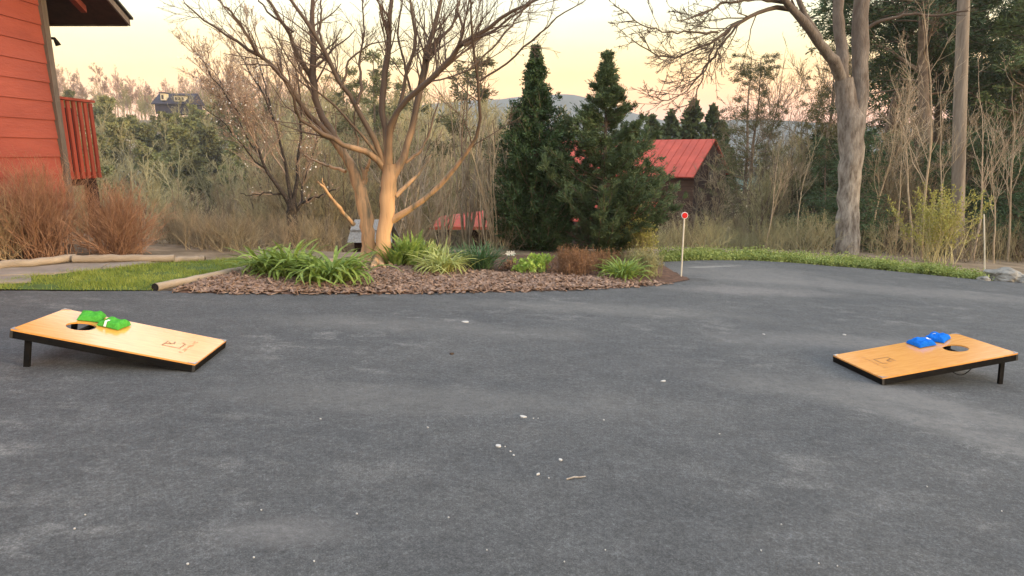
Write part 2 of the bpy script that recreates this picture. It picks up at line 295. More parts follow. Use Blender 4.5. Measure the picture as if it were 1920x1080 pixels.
def asphalt():
    m = bpy.data.materials.new('asphalt'); m.use_nodes = True; t = m.node_tree; Nn = t.nodes; Ll = t.links
    b = Nn['Principled BSDF']; b.inputs['Roughness'].default_value = .8; b.inputs['Specular IOR Level'].default_value = .35
    tcn = Nn.new('ShaderNodeTexCoord'); P = tcn.outputs['Object']
    def noise(s, d=5, r=.6, st=None, off=None):
        n = Nn.new('ShaderNodeTexNoise'); n.inputs['Scale'].default_value = s; n.inputs['Detail'].default_value = d; n.inputs['Roughness'].default_value = r
        mm = Nn.new('ShaderNodeMapping'); mm.inputs['Scale'].default_value = st or (1, 1, 1); mm.inputs['Location'].default_value = off or (0, 0, 0)
        Ll.new(P, mm.inputs[0]); Ll.new(mm.outputs[0], n.inputs[0]); return n.outputs[0]
    def ramp(x, pts):
        r = Nn.new('ShaderNodeValToRGB'); e = r.color_ramp.elements
        e[0].position = pts[0][0]; e[0].color = (*[pts[0][1]]*3, 1); e[1].position = pts[-1][0]; e[1].color = (*[pts[-1][1]]*3, 1)
        for p_, v_ in pts[1:-1]: q = e.new(p_); q.color = (*[v_]*3, 1)
        Ll.new(x, r.inputs[0]); return r.outputs[0]
    def mix(f, a, bb, mode='MIX'):
        x = Nn.new('ShaderNodeMix'); x.data_type = 'RGBA'; x.blend_type = mode
        if hasattr(f, 'links'): Ll.new(f, x.inputs[0])
        else: x.inputs[0].default_value = f
        for i, s_ in ((6, a), (7, bb)):
            if hasattr(s_, 'links'): Ll.new(s_, x.inputs[i])
            else: x.inputs[i].default_value = (*s_, 1)
        return x.outputs[2]
    big = ramp(noise(.9, 6, .6, (1, 1.5, 1)), [(.30, 0), (.75, 1)])
    c = mix(big, (.072, .077, .081), (.102, .105, .105))
    mid = ramp(noise(5.5, 6, .7, (1, 1.4, 1), (4, 1, 0)), [(.3, .82), (.7, 1.2)])
    c = mix(1.0, c, mid, 'MULTIPLY')
    dust = ramp(noise(2.3, 7, .72, (1, 1.8, 1), (7, 3, 0)), [(.52, 0), (.72, 1)])
    dust2 = ramp(noise(.55, 3, .5, None, (2, 9, 0)), [(.42, 0), (.6, 1)])
    dm = Nn.new('ShaderNodeMath'); dm.operation = 'MULTIPLY'; Ll.new(dust, dm.inputs[0]); Ll.new(dust2, dm.inputs[1])
    dm2 = Nn.new('ShaderNodeMath'); dm2.operation = 'MULTIPLY'; dm2.inputs[1].default_value = .4; Ll.new(dm.outputs[0], dm2.inputs[0])
    c = mix(dm2.outputs[0], c, (.34, .335, .32))
    # aggregate grain
    gr = ramp(noise(150, 3, .8), [(.28, .45), (.5, .95), (.72, 1.7)])
    c = mix(.8, c, gr, 'MULTIPLY')
    gr2 = ramp(noise(38, 6, .95), [(.32, .35), (.5, .92), (.68, 2.0)])
    c = mix(.8, c, gr2, 'MULTIPLY')
    gv = Nn.new('ShaderNodeTexVoronoi'); gv.inputs['Scale'].default_value = 85; Ll.new(P, gv.inputs[0])
    gs = ramp(gv.outputs['Distance'], [(.05, 1), (.14, 0)])
    pick = ramp(noise(40, 2, .5, None, (3, 3, 0)), [(.62, 0), (.68, 1)])
    gm = Nn.new('ShaderNodeMath'); gm.operation = 'MULTIPLY'; Ll.new(gs, gm.inputs[0]); Ll.new(pick, gm.inputs[1])
    c = mix(gm.outputs[0], c, (.36, .35, .33))
    # marks with a place of their own: shadow of a dip painted dark at the bed's tip, dusty tyre sweep on the right
    def blob(cx, cy, rx, ry, ang, soft=.5):
        mm = Nn.new('ShaderNodeMapping'); mm.vector_type = 'TEXTURE'; mm.inputs['Location'].default_value = (cx, cy, 0); mm.inputs['Rotation'].default_value = (0, 0, ang); mm.inputs['Scale'].default_value = (rx, ry, 1)
        wn = Nn.new('ShaderNodeTexNoise'); wn.inputs['Scale'].default_value = 2.5; wn.inputs['Detail'].default_value = 6; Ll.new(P, wn.inputs[0])
        Ll.new(P, mm.inputs[0]); sp = Nn.new('ShaderNodeSeparateXYZ'); Ll.new(mm.outputs[0], sp.inputs[0])
        cb = Nn.new('ShaderNodeCombineXYZ'); Ll.new(sp.outputs[0], cb.inputs[0]); Ll.new(sp.outputs[1], cb.inputs[1])
        ln = Nn.new('ShaderNodeVectorMath'); ln.operation = 'LENGTH'; Ll.new(cb.outputs[0], ln.inputs[0])
        a_ = Nn.new('ShaderNodeMath'); a_.operation = 'MULTIPLY_ADD'; a_.inputs[1].default_value = 1.1; Ll.new(wn.outputs[0], a_.inputs[0]); Ll.new(ln.outputs['Value'], a_.inputs[2])
        return ramp(a_.outputs[0], [(.5+.5*soft*.5, 1), (1.0+soft*.35, 0)]) if False else maprange(a_.outputs[0], 1.0, 1.0+soft, 1, 0)
    def maprange(x, a0, a1, b0, b1):
        r = Nn.new('ShaderNodeMapRange'); r.inputs[1].default_value = a0; r.inputs[2].default_value = a1; r.inputs[3].default_value = b0; r.inputs[4].default_value = b1
        Ll.new(x, r.inputs[0]); return r.outputs[0]
    brk = ramp(noise(14, 7, .75, (1, 1.3, 1), (5, 5, 0)), [(.3, .25), (.62, 1)])
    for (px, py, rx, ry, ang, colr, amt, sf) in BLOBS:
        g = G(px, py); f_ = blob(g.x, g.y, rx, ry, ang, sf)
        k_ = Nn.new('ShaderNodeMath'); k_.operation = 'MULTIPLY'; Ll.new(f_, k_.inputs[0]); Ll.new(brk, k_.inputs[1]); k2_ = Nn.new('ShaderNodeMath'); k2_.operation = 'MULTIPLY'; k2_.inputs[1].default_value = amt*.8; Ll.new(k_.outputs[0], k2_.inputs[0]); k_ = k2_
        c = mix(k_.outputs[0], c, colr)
    Ll.new(c, b.inputs['Base Color'])
    bn = Nn.new('ShaderNodeBump'); bn.inputs['Strength'].default_value = .9; bn.inputs['Distance'].default_value = .008
    Ll.new(noise(150, 4, .7), bn.inputs['Height'])
    bn2 = Nn.new('ShaderNodeBump'); bn2.inputs['Strength'].default_value = .25; bn2.inputs['Distance'].default_value = .05
    Ll.new(noise(1.6, 3, .5), bn2.inputs['Height']); Ll.new(bn2.outputs[0], bn.inputs['Normal']); Ll.new(bn.outputs[0], b.inputs['Normal'])
    return m
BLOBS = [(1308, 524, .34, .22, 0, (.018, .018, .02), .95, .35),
         (1400, 515, 1.6, 1.0, .1, (.19, .186, .178), .8, .8), (1400, 545, 1.3, .35, .1, (.23, .22, .21), .8, .8),
         (1700, 545, 2.4, .5, -.1, (.19, .186, .178), .75, .8), (1335, 500, .9, .12, .5, (.34, .33, .31), .8, .4),
         (1790, 770, .9, .22, -.75, (.21, .205, .195), .75, .9), (1880, 830, .9, .2, -.8, (.22, .215, .205), .8, .9),
         (1600, 740, 1.2, .3, -.3, (.17, .168, .16), .7, .9), (1150, 580, 1.6, .3, 0, (.19, .187, .175), .7, .8),
         (770, 610, 1.6, .3, 0, (.17, .168, .16), .6, .8), (530, 995, .22, .10, .1, (.21, .205, .20), .7, 1.1),
         (1560, 640, 1.2, .3, .1, (.19, .186, .178), .7, .9), (850, 750, 1.4, .25, .05, (.17, .168, .16), .6, .9)]
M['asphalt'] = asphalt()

# ------------------------------------------------------------------ growth of woody plants, vectorised
def chain(p0, d0, length, k, rng, wob=.15, up=0.0, droop=0.0):
    n = len(p0); P = np.zeros((n, k, 3)); P[:, 0] = p0; d = d0.copy(); st = (length/(k-1))[:, None]
    for i in range(1, k):
        d = d+rng.normal(0, wob, (n, 3)); d[:, 2] += up-droop*i/k
        d /= np.linalg.norm(d, axis=1, keepdims=True)+1e-9
        P[:, i] = P[:, i-1]+d*st
    return P
def spawn(P, Rr, rng, per, t0, t1, ang, ratio, k=5, wob=.15, up=0.0, rr=.6, tip=.3, rmin=.002, droop=0.0, absl=None, flat=False):
    n, kk, _ = P.shape; tot = int(n*per)
    if tot <= 0: return np.zeros((0, k, 3)), np.zeros((0, k))
    ln = np.linalg.norm(np.diff(P, axis=1), axis=2).sum(1)
    i = rng.choice(n, tot, p=ln/ln.sum()); t = rng.uniform(t0, t1, tot); s = t*(kk-1); a = np.minimum(s.astype(int), kk-2); f = (s-a)[:, None]
    p = P[i, a]*(1-f)+P[i, a+1]*f; tg = P[i, a+1]-P[i, a]; tg /= np.linalg.norm(tg, axis=1, keepdims=True)+1e-9
    rd = Rr[i, a]*(1-f[:, 0])+Rr[i, a+1]*f[:, 0]
    q = rng.normal(0, 1, (tot, 3))
    if flat: q[:, 2] *= .15
    q -= (q*tg).sum(1, keepdims=True)*tg; q /= np.linalg.norm(q, axis=1, keepdims=True)+1e-9
    an = rng.normal(ang, ang*.25, tot)[:, None]
    d = np.cos(an)*tg+np.sin(an)*q; d[:, 2] += up*.5; d /= np.linalg.norm(d, axis=1, keepdims=True)
    base = ln[i]*ratio*(1.15-.75*t) if absl is None else np.full(tot, absl)
    l = base*rng.uniform(.6, 1.2, tot)
    P2 = chain(p, d, l, k, rng, wob, up*.25, droop)
    r0 = np.maximum(rd*rr*rng.uniform(.7, 1, tot), rmin)
    R2 = r0[:, None]*np.linspace(1, tip, k)[None]; R2 = np.maximum(R2, rmin*.6)
    return P2, R2
def tips(P, rng, n, spread=0.0, t0=0.3):
    i = rng.integers(0, len(P), n); t = rng.uniform(t0, 1, n)*(P.shape[1]-1); a = np.minimum(t.astype(int), P.shape[1]-2); f = (t-a)[:, None]
    return P[i, a]*(1-f)+P[i, a+1]*f+rng.normal(0, spread, (n, 3)), P[i, a+1]-P[i, a]
def leafquads(c, size, rng, asp=.5, dirs=None, jit=.6):
    n = len(c); d = rng.normal(0, 1, (n, 3)) if dirs is None else dirs/(np.linalg.norm(dirs, axis=1, keepdims=True)+1e-9)+rng.normal(0, jit, (n, 3))
    d /= np.linalg.norm(d, axis=1, keepdims=True)+1e-9
    q = np.cross(d, rng.normal(0, 1, (n, 3))); q /= np.linalg.norm(q, axis=1, keepdims=True)+1e-9
    s = (size*rng.uniform(.6, 1.3, n))[:, None]
    a = d*s; b = q*s*asp*.5
    return np.stack([c, c+a*.5+b, c+a, c+a*.5-b], axis=1)

def bare_tree(seed, H, r, name='bare_tree', bark='brownbark', twig='browntwig', lean=.05, n1=14, n2=6, n3=6, n4=0, spread=.75, start=.3, up=.25, rmin=.006, buds=None, nb=0, bsz=.03, stems=1, ratio=.45):
    rng = np.random.default_rng(seed); root = empty(name)
    P0 = []; R0 = []
    for s_ in range(stems):
        d = np.array([[rng.normal(0, lean+.12*(stems > 1)), rng.normal(0, lean+.12*(stems > 1)), 1.]])
        p = chain(np.array([[rng.normal(0, .12*(stems > 1)), rng.normal(0, .12*(stems > 1)), -.3]]), d/np.linalg.norm(d), np.array([H*rng.uniform(.85, 1)]), 12, rng, .05, .03)
        P0.append(p); R0.append((r*rng.uniform(.8, 1)*np.linspace(1.15, .12, 12))[None])
    P0 = np.vstack(P0); R0 = np.vstack(R0)
    P1, R1 = spawn(P0, R0, rng, n1, start, .98, spread, ratio, 7, .12, up, .5, .25, rmin)
    P2, R2 = spawn(P1, R1, rng, n2, .2, 1, .65, .5, 5, .14, up*.8, .6, .3, rmin)
    b = Buf(); b.tubes(P0, R0, 8); b.tubes(P1, R1, 5); b.build('trunk', M[bark], root)
    c = Buf(); c.tubes(P2, R2, 3)
    P3, R3 = spawn(P2, R2, rng, n3, .1, 1, .6, .55, 4, .16, up*.6, .6, .5, rmin*.8); c.tubes(P3, R3, 3)
    if n4:
        P4, R4 = spawn(P3, R3, rng, n4, .1, 1, .6, .6, 3, .18, up*.5, .6, .6, rmin*.7); c.tubes(P4, R4, 3)
    if buds:
        cc, _ = tips(P3, rng, nb, .01)
        bb = Buf(); bb.quads(leafquads(cc, bsz, rng, .9)); bb.build('buds', M[buds], root)
    c.build('twigs', M[twig], root)
    return root
def pine_tree(seed, H, r, name='pine_tree', leaf='pine', start=.3, n1=40, len1=.26, nl=16000, lsz=.16, cl=.16, droop=.12, crown=None, bark='brownbark', asp=.25):
    rng = np.random.default_rng(seed); root = empty(name)
    P0 = chain(np.array([[0, 0, -.3]]), np.array([[rng.normal(0, .03), rng.normal(0, .03), 1.]]), np.array([H]), 14, rng, .025, .04)
    R0 = (r*np.linspace(1.1, .1, 14))[None]
    P1, R1 = spawn(P0, R0, rng, n1, start, .99, 1.35, len1, 7, .10, .12, .35, .25, .01, droop=droop)
    P2, R2 = spawn(P1, R1, rng, 10, .2, 1, .7, .45, 4, .12, .1, .6, .4, .006, flat=True)
    b = Buf(); b.tubes(P0, R0, 8); b.tubes(P1, R1, 4); b.tubes(P2, R2, 3); b.build('trunk', M[bark], root)
    c, d = tips(P2, rng, nl//7, .02, .1)
    idx = np.repeat(np.arange(len(c)), 7); cc = c[idx]+rng.normal(0, cl*.35, (len(idx), 3)); dd = d[idx]/(np.linalg.norm(d[idx], axis=1, keepdims=True)+1e-9)
    q = Buf(); q.quads(leafquads(cc, lsz, rng, asp, dd, .7)); q.build('crown', M[leaf], root)
    return root
def conifer(seed, H, prof, name, leaf, nb=150, nl=36000, lsz=.09, asc=.3, trunk_r=.06, gap=.0, bark='brownbark', asp=.3, tipup=.25, jz=0.03, side=1.0, jit=.55):
    """prof: list of (fraction of height, radius); branches sweep out to the profile"""
    rng = np.random.default_rng(seed); root = empty(name)
    z = rng.uniform(.02, .985, nb)*H if gap == 0 else (np.floor(rng.uniform(0, 1, nb)*(1/gap))*gap+rng.normal(0, gap*.18, nb)).clip(.02, .985)*H
    fr = z/H; rad = np.interp(fr, [p_[0] for p_ in prof], [p_[1] for p_ in prof])*rng.uniform(.72, 1.12, nb)
    th = rng.uniform(0, 2*math.pi, nb); k = 7
    s = np.linspace(0, 1, k)[None]
    P = np.zeros((nb, k, 3)); 
    P[:, :, 0] = np.cos(th)[:, None]*rad[:, None]*s; P[:, :, 1] = np.sin(th)[:, None]*rad[:, None]*s
    P[:, :, 2] = z[:, None]+rad[:, None]*(asc*s+tipup*s**2.5-.12*s)+rng.normal(0, jz, (nb, k))*s
    P[:, :, :2] += rng.normal(0, .03, (nb, k, 2))*s[..., None]
    Rb = np.linspace(1, .25, k)[None]*(.012+.012*(1-fr))[:, None]
    P2, R2 = spawn(P, Rb, rng, 9, .15, 1, .75, .36*side, 4, .1, .08, .6, .5, .003, flat=True)
    b = Buf(); b.tubes(np.array([[0, 0, -.3], [0, 0, H*.3], [.01, 0, H*.65], [0, .01, H*.92], [0, 0, H]]), np.array([trunk_r*1.1, trunk_r*.8, trunk_r*.5, trunk_r*.2, .004]), 8)
    b.tubes(P, Rb, 4); b.build('trunk', M[bark], root)
    c, d = tips(P2, rng, int(nl*.75), .02, 0.0); c2, d2 = tips(P, rng, int(nl*.25), .03, .2)
    c = np.vstack([c, c2]); d = np.vstack([d, d2])
    ct = np.stack([rng.normal(0, .02, 500), rng.normal(0, .02, 500), rng.uniform(.9, 1.0, 500)*H], 1); dt = np.tile([[0, 0, 1.]], (500, 1))
    q = Buf(); q.quads(leafquads(np.vstack([c, ct]), lsz, rng, asp, np.vstack([d, dt]), jit)); q.build('crown', M[leaf], root)
    return root
def stem_shrub(seed, n, H, spread, base, name, mname, twigs=6, r=.004, k=6, leafm=None, nl=0, lsz=.03, curve=.1, asp=.5, twl=.4):
    rng = np.random.default_rng(seed); root = empty(name)
    p0 = np.stack([rng.normal(0, base, n), rng.normal(0, base, n), np.full(n, -.03)], 1)
    th = rng.uniform(0, 2*math.pi, n); a = np.abs(rng.normal(0, spread, n)).clip(0, 1.25)
    d = np.stack([np.cos(th)*np.sin(a), np.sin(th)*np.sin(a), np.cos(a)], 1)
    P = chain(p0, d, H*rng.uniform(.6, 1.05, n)*(1-.25*a), k, rng, curve, .05)
    Rr = r*rng.uniform(.7, 1.3, n)[:, None]*np.linspace(1.2, .35, k)[None]
    b = Buf(); b.tubes(P, Rr, 3)
    P2, R2 = spawn(P, Rr, rng, twigs, .3, 1, .5, twl, 4, .14, .15, .7, .4, .0015)
    b.tubes(P2, R2, 3); b.build('stems', M[mname], root)
    if leafm:
        c, dd = tips(P2, rng, nl, .015, .1); q = Buf(); q.quads(leafquads(c, lsz, rng, asp, dd, .7)); q.build('leaves', M[leafm], root)
    return root
def blade_clump(seed, n, H, wid, base, name, mname, out=.8, arch=1.0, k=7):
    """strap leaves arching out of a common base"""
    rng = np.random.default_rng(seed)
    th = rng.uniform(0, 2*math.pi, n); rb = np.abs(rng.normal(0, base, n)); Lh = H*rng.uniform(.6, 1.15, n)
    s = np.linspace(0, 1, k)[None]
    el = rng.uniform(.9, 1.5, n)[:, None]-s*arch*rng.uniform(.6, 1.9, n)[:, None]*out
    ds = (Lh/(k-1))[:, None]
    hor = np.concatenate([np.zeros((n, 1)), np.cumsum(np.cos(el)[:, :-1]*ds, 1)], 1); ver = np.concatenate([np.zeros((n, 1)), np.cumsum(np.sin(el)[:, :-1]*ds, 1)], 1)
    tw = th[:, None]+s*rng.normal(0, .6, n)[:, None]
    X = (rb*np.cos(th))[:, None]+np.cos(tw)*hor; Y = (rb*np.sin(th))[:, None]+np.sin(tw)*hor; Z = np.maximum(ver, .012+.02*rng.random((n, 1)))
    P = np.stack([X, Y, Z], -1)
    wv = wid*rng.uniform(.7, 1.2, n)[:, None]*np.array([.8, 1, 1, .95, .8, .5, .06])[None, :k]
    sd_ = np.stack([-np.sin(tw), np.cos(tw), rng.normal(0, .3, (n, 1))*np.ones_like(tw)], -1)
    Lf = P-sd_*wv[..., None]/2; Rt = P+sd_*wv[..., None]/2; mid = P-np.array([0, 0, 1])*wv[..., None]*.22
    V = np.stack([Lf, mid, Rt], 2)                 # n,k,3,3
    idx = np.arange(n*k*3).reshape(n, k, 3)
    f1 = np.stack([idx[:, :-1, 0], idx[:, :-1, 1], idx[:, 1:, 1], idx[:, 1:, 0]], -1).reshape(-1, 4)
    f2 = np.stack([idx[:, :-1, 1], idx[:, :-1, 2], idx[:, 1:, 2], idx[:, 1:, 1]], -1).reshape(-1, 4)
    b = Buf(); b.add(V, np.vstack([f1, f2]), True)
    return b.build(name, M[mname])

# ------------------------------------------------------------------ the setting
def inside(x, y, poly):
    r = np.zeros(x.shape, bool); n = len(poly); j = n-1
    for i in range(n):
        xi, yi = poly[i]; xj, yj = poly[j]
        cnd = ((yi > y) != (yj > y)) & (x < (xj-xi)*(y-yi)/(yj-yi+1e-12)+xi)
        r ^= cnd; j = i
    return r
def edgedist(x, y, poly):
    d = np.full(x.shape, 1e9)
    for i in range(len(poly)):
        a = np.array(poly[i]); b = np.array(poly[(i+1) % len(poly)]); ab = b-a
        t = np.clip(((x-a[0])*ab[0]+(y-a[1])*ab[1])/(ab@ab+1e-12), 0, 1)
        d = np.minimum(d, np.hypot(x-a[0]-t*ab[0], y-a[1]-t*ab[1]))
    return d
def gxy(px, py): g = G(px, py); return (g.x, g.y)
def grid_mesh(xs, ys, zf, keep=None):
    X, Y = np.meshgrid(xs, ys); Z = zf(X, Y); ny, nx = X.shape
    V = np.stack([X, Y, Z], -1).reshape(-1, 3); idx = np.arange(nx*ny).reshape(ny, nx)
    Fq = np.stack([idx[:-1, :-1], idx[:-1, 1:], idx[1:, 1:], idx[1:, :-1]], -1)
    if keep is not None:
        kc = keep((X[:-1, :-1]+X[1:, 1:])/2, (Y[:-1, :-1]+Y[1:, 1:])/2); Fq = Fq[kc]
    b = Buf(); b.add(V, Fq.reshape(-1, 4), True); return b
xs = np.concatenate([-np.geomspace(1450, 16, 60), np.arange(-15, 15.01, .5), np.geomspace(16, 1450, 60)])
ys = np.concatenate([[-35, -30, -20, -10, -5], np.arange(-3, 8, 1.), np.arange(8, 20, .35), np.geomspace(20, 1450, 110)])
tag(grid_mesh(xs, ys, T).build('ground', M['litter']), kind='structure')

def flat_sheet(name, poly, m, dz):
    b = Buf(); P = [(x, y, plane(x, y)+dz) for x, y in poly]
    b.v.append(np.array(P)); b.f.append(np.array([list(range(len(P)))])); b.sm.append(np.array([False])); b.n = len(P)
    o = b.build(name, m); bm = bmesh.new(); bm.from_mesh(o.data); bmesh.ops.triangulate(bm, faces=bm.faces[:]); 
    if sum(f.normal.z for f in bm.faces) < 0: bmesh.ops.reverse_faces(bm, faces=bm.faces[:])
    bm.to_mesh(o.data); bm.free(); return o
ga = gxy
edge = [(-12, ga(0, 545)[1]), ga(0, 545), ga(150, 546), ga(290, 545), ga(500, 549), ga(700, 550), ga(900, 546), ga(1000, 544), ga(1100, 541), ga(1180, 536), ga(1245, 531), ga(1290, 524), ga(1262, 510), ga(1243, 500), ga(1243, 491),
        ga(1310, 488), ga(1400, 488), ga(1480, 492), ga(1560, 499), ga(1630, 504), ga(1700, 511), ga(1780, 519), ga(1850, 526), ga(1920, 530)]
e1 = ga(1920, 530)
edge += [(e1[0]+5, e1[1]-.4), (16, -3.5), (-12, -3.5)]
rngE = random.Random(3)
fine = []
for i in range(len(edge)-3):
    a, b_ = edge[i], edge[i+1]; n_ = max(1, int(math.dist(a, b_)/.12))
    for q in range(n_):
        t_ = q/n_; j_ = .012 if q else 0
        fine.append((a[0]*(1-t_)+b_[0]*t_, a[1]*(1-t_)+b_[1]*t_+rngE.uniform(-j_, j_)))
fine += edge[-3:]
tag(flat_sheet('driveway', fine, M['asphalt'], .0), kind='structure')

BED = [ga(330, 548), ga(500, 551), ga(700, 552), ga(900, 548), ga(1000, 546), ga(1100, 543), ga(1180, 538), ga(1245, 533), ga(1295, 525), ga(1265, 511), ga(1245, 499), ga(1180, 494), ga(1000, 480), ga(800, 476), ga(640, 484), ga(600, 492), ga(478, 505), ga(400, 522)]
def hn(x, y, s=1.0): return (np.sin(x*7.1*s+y*3.3*s)+np.sin(x*13.7*s-y*9.1*s+1)+np.sin(x*3.1*s+y*17.3*s+2))/3
def bedz(x, y):
    d = edgedist(x, y, BED); ins = inside(x, y, BED)
    return SX*x+SY*y+np.where(ins, .015+.018*sstep(0, .5, d)+.008*hn(x, y), .0)
bx = [p[0] for p in BED]; by = [p[1] for p in BED]
tag(grid_mesh(np.arange(min(bx), max(bx), .05), np.arange(min(by), max(by), .05), bedz, lambda x, y: inside(x, y, BED)).build('mulch_bed', M['mulch']), kind='structure')
rng = np.random.default_rng(5)
n = 15000
cx = rng.uniform(min(bx)-.1, max(bx)+.1, n); cy = rng.uniform(min(by)-.12, min(by)+2.2, n)
dd_ = edgedist(cx, cy, BED); ok = inside(cx, cy, BED) | ((dd_ < .07) & (rng.random(n) < .35)); cx = cx[ok]; cy = cy[ok]
cz = bedz(cx, cy)+.012+rng.uniform(0, .012, len(cx))
c_ = np.stack([cx, cy, cz], 1); n = len(cx)
d_ = np.stack([rng.normal(0, 1, n), rng.normal(0, 1, n), rng.normal(0, .28, n)], 1); d_ /= np.linalg.norm(d_, axis=1, keepdims=True)
q_ = np.cross(d_, np.stack([rng.normal(0, .25, n), rng.normal(0, .25, n), np.ones(n)], 1)); q_ /= np.linalg.norm(q_, axis=1, keepdims=True)
up_ = np.cross(d_, q_); s1 = rng.uniform(.015, .055, n)[:, None]; s2 = rng.uniform(.006, .018, n)[:, None]; s3 = .003
V8 = np.stack([c_+sx_*d_*s1+sy_*q_*s2+sz_*up_*s3 for sx_ in (-1, 1) for sy_ in (-1, 1) for sz_ in (-1, 1)], 1)
f8 = np.array([[0, 1, 3, 2], [4, 6, 7, 5], [0, 4, 5, 1], [2, 3, 7, 6], [0, 2, 6, 4], [1, 5, 7, 3]])
cb_ = Buf(); cb_.add(V8, (f8[None]+8*np.arange(n)[:, None, None]).reshape(-1, 4), False)
tag(cb_.build('mulch_chips', M['chipA']), 'reddish brown wood chip mulch covering the flower bed', 'mulch', kind='stuff')

LAWN = [(-8, ga(0, 545)[1]), ga(0, 543), ga(150, 545), ga(292, 545), ga(300, 539), ga(400, 519), ga(470, 502), ga(600, 490), ga(500, 487), ga(380, 488), ga(320, 491), ga(235, 502), ga(150, 509), ga(60, 519), ga(0, 529), (-8, ga(0, 529)[1])]
tag(flat_sheet('lawn_soil', LAWN, M['grassbase'], .006), kind='structure')
rng = np.random.default_rng(6); lx = [p[0] for p in LAWN]; ly = [p[1] for p in LAWN]
n = 60000; gx = rng.uniform(-8, max(lx), n); gy = rng.uniform(min(ly)-.02, max(ly), n)
ok = inside(gx, gy, LAWN) & (hn(gx, gy, .6) > -.75+.5*rng.random(n)); gx = gx[ok]; gy = gy[ok]; n = len(gx)
p0 = np.stack([gx, gy, SX*gx+SY*gy], 1); h_ = rng.uniform(.02, .06, n)*(1+.5*hn(gx, gy, .4)); an_ = rng.uniform(0, 2*math.pi, n)
ln_ = np.stack([rng.normal(0, .5, n), rng.normal(0, .5, n), np.ones(n)], 1)*h_[:, None]; sd2 = np.stack([np.cos(an_), np.sin(an_), np.zeros(n)], 1)*.0035
gb = Buf(); gb.tris(np.stack([p0-sd2, p0+sd2, p0+ln_], 1))
tag(gb.build('grass', M['grass']), 'short bright green grass growing between the driveway and the path', 'grass', kind='stuff')
# path of flat stones along the timbers
PATH = [(-8, ga(0, 529)[1]), ga(0, 529), ga(60, 519), ga(150, 509), ga(235, 502), ga(320, 491), ga(300, 490), ga(140, 494), ga(0, 508), (-8, ga(0, 508)[1])]
tag(flat_sheet('path', PATH, M['stone'], .010), kind='structure')
rngP = random.Random(8)
for i, (pa, pb, pc, pd) in enumerate([((-60, 536), (58, 531), (62, 519), (-60, 524)), ((-60, 521), (100, 516), (150, 503), (-20, 506)), ((108, 515), (185, 507), (205, 497), (160, 501)), ((192, 506), (262, 498), (285, 492), (212, 496))]):
    P = [G(*q) for q in (pa, pb, pc, pd)]
    ring = []
    for k_ in range(4):
        a, b_ = P[k_], P[(k_+1) % 4]
        for t_ in (0, .25, .5, .75): ring.append(a.lerp(b_, t_)+Vector((rngP.uniform(-.02, .02), rngP.uniform(-.012, .012), 0)))
    cen = sum(ring, Vector())/len(ring)
    b = Buf(); b.prism([p+Vector((0, 0, -.01)) for p in ring], (0, 0, .035))
    o = b.build('paving_slab', M['stone'], org=cen)
    tag(o, ['pale flat stone slab nearest the driveway in the grass edge', 'long flat stone slab beneath the round timber edging', 'small flat stone slab in the middle of the path', 'flat stone slab at the far end of the path beside the lawn'][i], 'stone slab', 'slabs of the garden path')

# mountains
def ridge(name, pts, Y, foot, seed, thick=500):
    r = np.random.default_rng(seed); px = np.linspace(pts[0][0], pts[-1][0], 180)
    py = np.interp(px, [p_[0] for p_ in pts], [p_[1] for p_ in pts]); py = np.convolve(np.pad(py, 4, mode='edge'), np.ones(9)/9, 'valid')
    py += np.interp(px, np.linspace(px[0], px[-1], 60), r.normal(0, .5, 60))
    rows = []
    top = np.array([list(at(a, b_, Y)) for a, b_ in zip(px, py)])
    for t_ in np.linspace(-1, 1, 15):
        z = foot+(top[:, 2]-foot)*(1-abs(t_))**.8+(r.normal(0, 1, len(px)) if 0 < abs(t_) < 1 else 0)
        rows.append(np.stack([top[:, 0]*(1+t_*thick/Y), top[:, 1]+t_*thick, z], 1))
    V = np.array(rows); idx = np.arange(V.shape[0]*V.shape[1]).reshape(V.shape[:2])
    b = Buf(); b.add(V, np.stack([idx[:-1, :-1], idx[:-1, 1:], idx[1:, 1:], idx[1:, :-1]], -1).reshape(-1, 4), True)
    tag(b.build(name, M['mount']), kind='structure')
ridge('mountain', [(500, 235), (700, 208), (850, 190), (960, 184), (1020, 178), (1070, 175), (1110, 186), (1170, 206), (1250, 228), (1330, 240), (1500, 262)], 1050, -30, 2, 300)
ridge('far_hills', [(1000, 260), (1150, 243), (1250, 236), (1340, 226), (1420, 223), (1500, 228), (1650, 238), (1800, 232), (2100, 226), (2400, 250)], 800, -30, 4, 200)

# ------------------------------------------------------------------ red house on the left
XW = -7.1; YC = 10.2
hz = lambda px, py, X=XW: atx(px, py, X)
zA = hz(0, 295).z; zB = hz(0, 27).z; sp = (zB-zA)/7
zg = plane(XW, 9)+.0
house = empty('red_house', (XW, YC, zg), label='red house with lapped board siding at the left edge', cat='house')
HO = (XW, YC, zg)
b = Buf()
zbot = zA-3*sp; Y0 = 2.0; ztop = zA+13*sp
b.add([[XW-.03, Y0, zbot], [XW-.03, YC, zbot], [XW-.03, YC, ztop], [XW-.03, Y0, ztop]], [[0, 1, 2, 3]], False)
for i in range(-3, 13):
    z0 = zA+i*sp; z1 = z0+sp
    b.prism([(XW-.025, Y0, z0), (XW+.022, Y0, z0), (XW+.003, Y0, z1+.01), (XW-.025, Y0, z1+.01)], (0, YC-Y0-.004, 0))
b.build('siding', M['red'], house, org=HO)
b = Buf(); b.box((XW-2.9, (Y0+YC)/2, (ztop+zbot)/2), (5.7, YC-Y0-.02, ztop-zbot)); b.build('wall_core', M['red'], house, org=HO)
b = Buf(); b.box((XW-2.9, (Y0+YC)/2, (zg+zbot)/2-.2), (5.6, YC-Y0-.1, zbot-zg+.4-.004)); b.build('foundation', M['found'], house, org=HO)
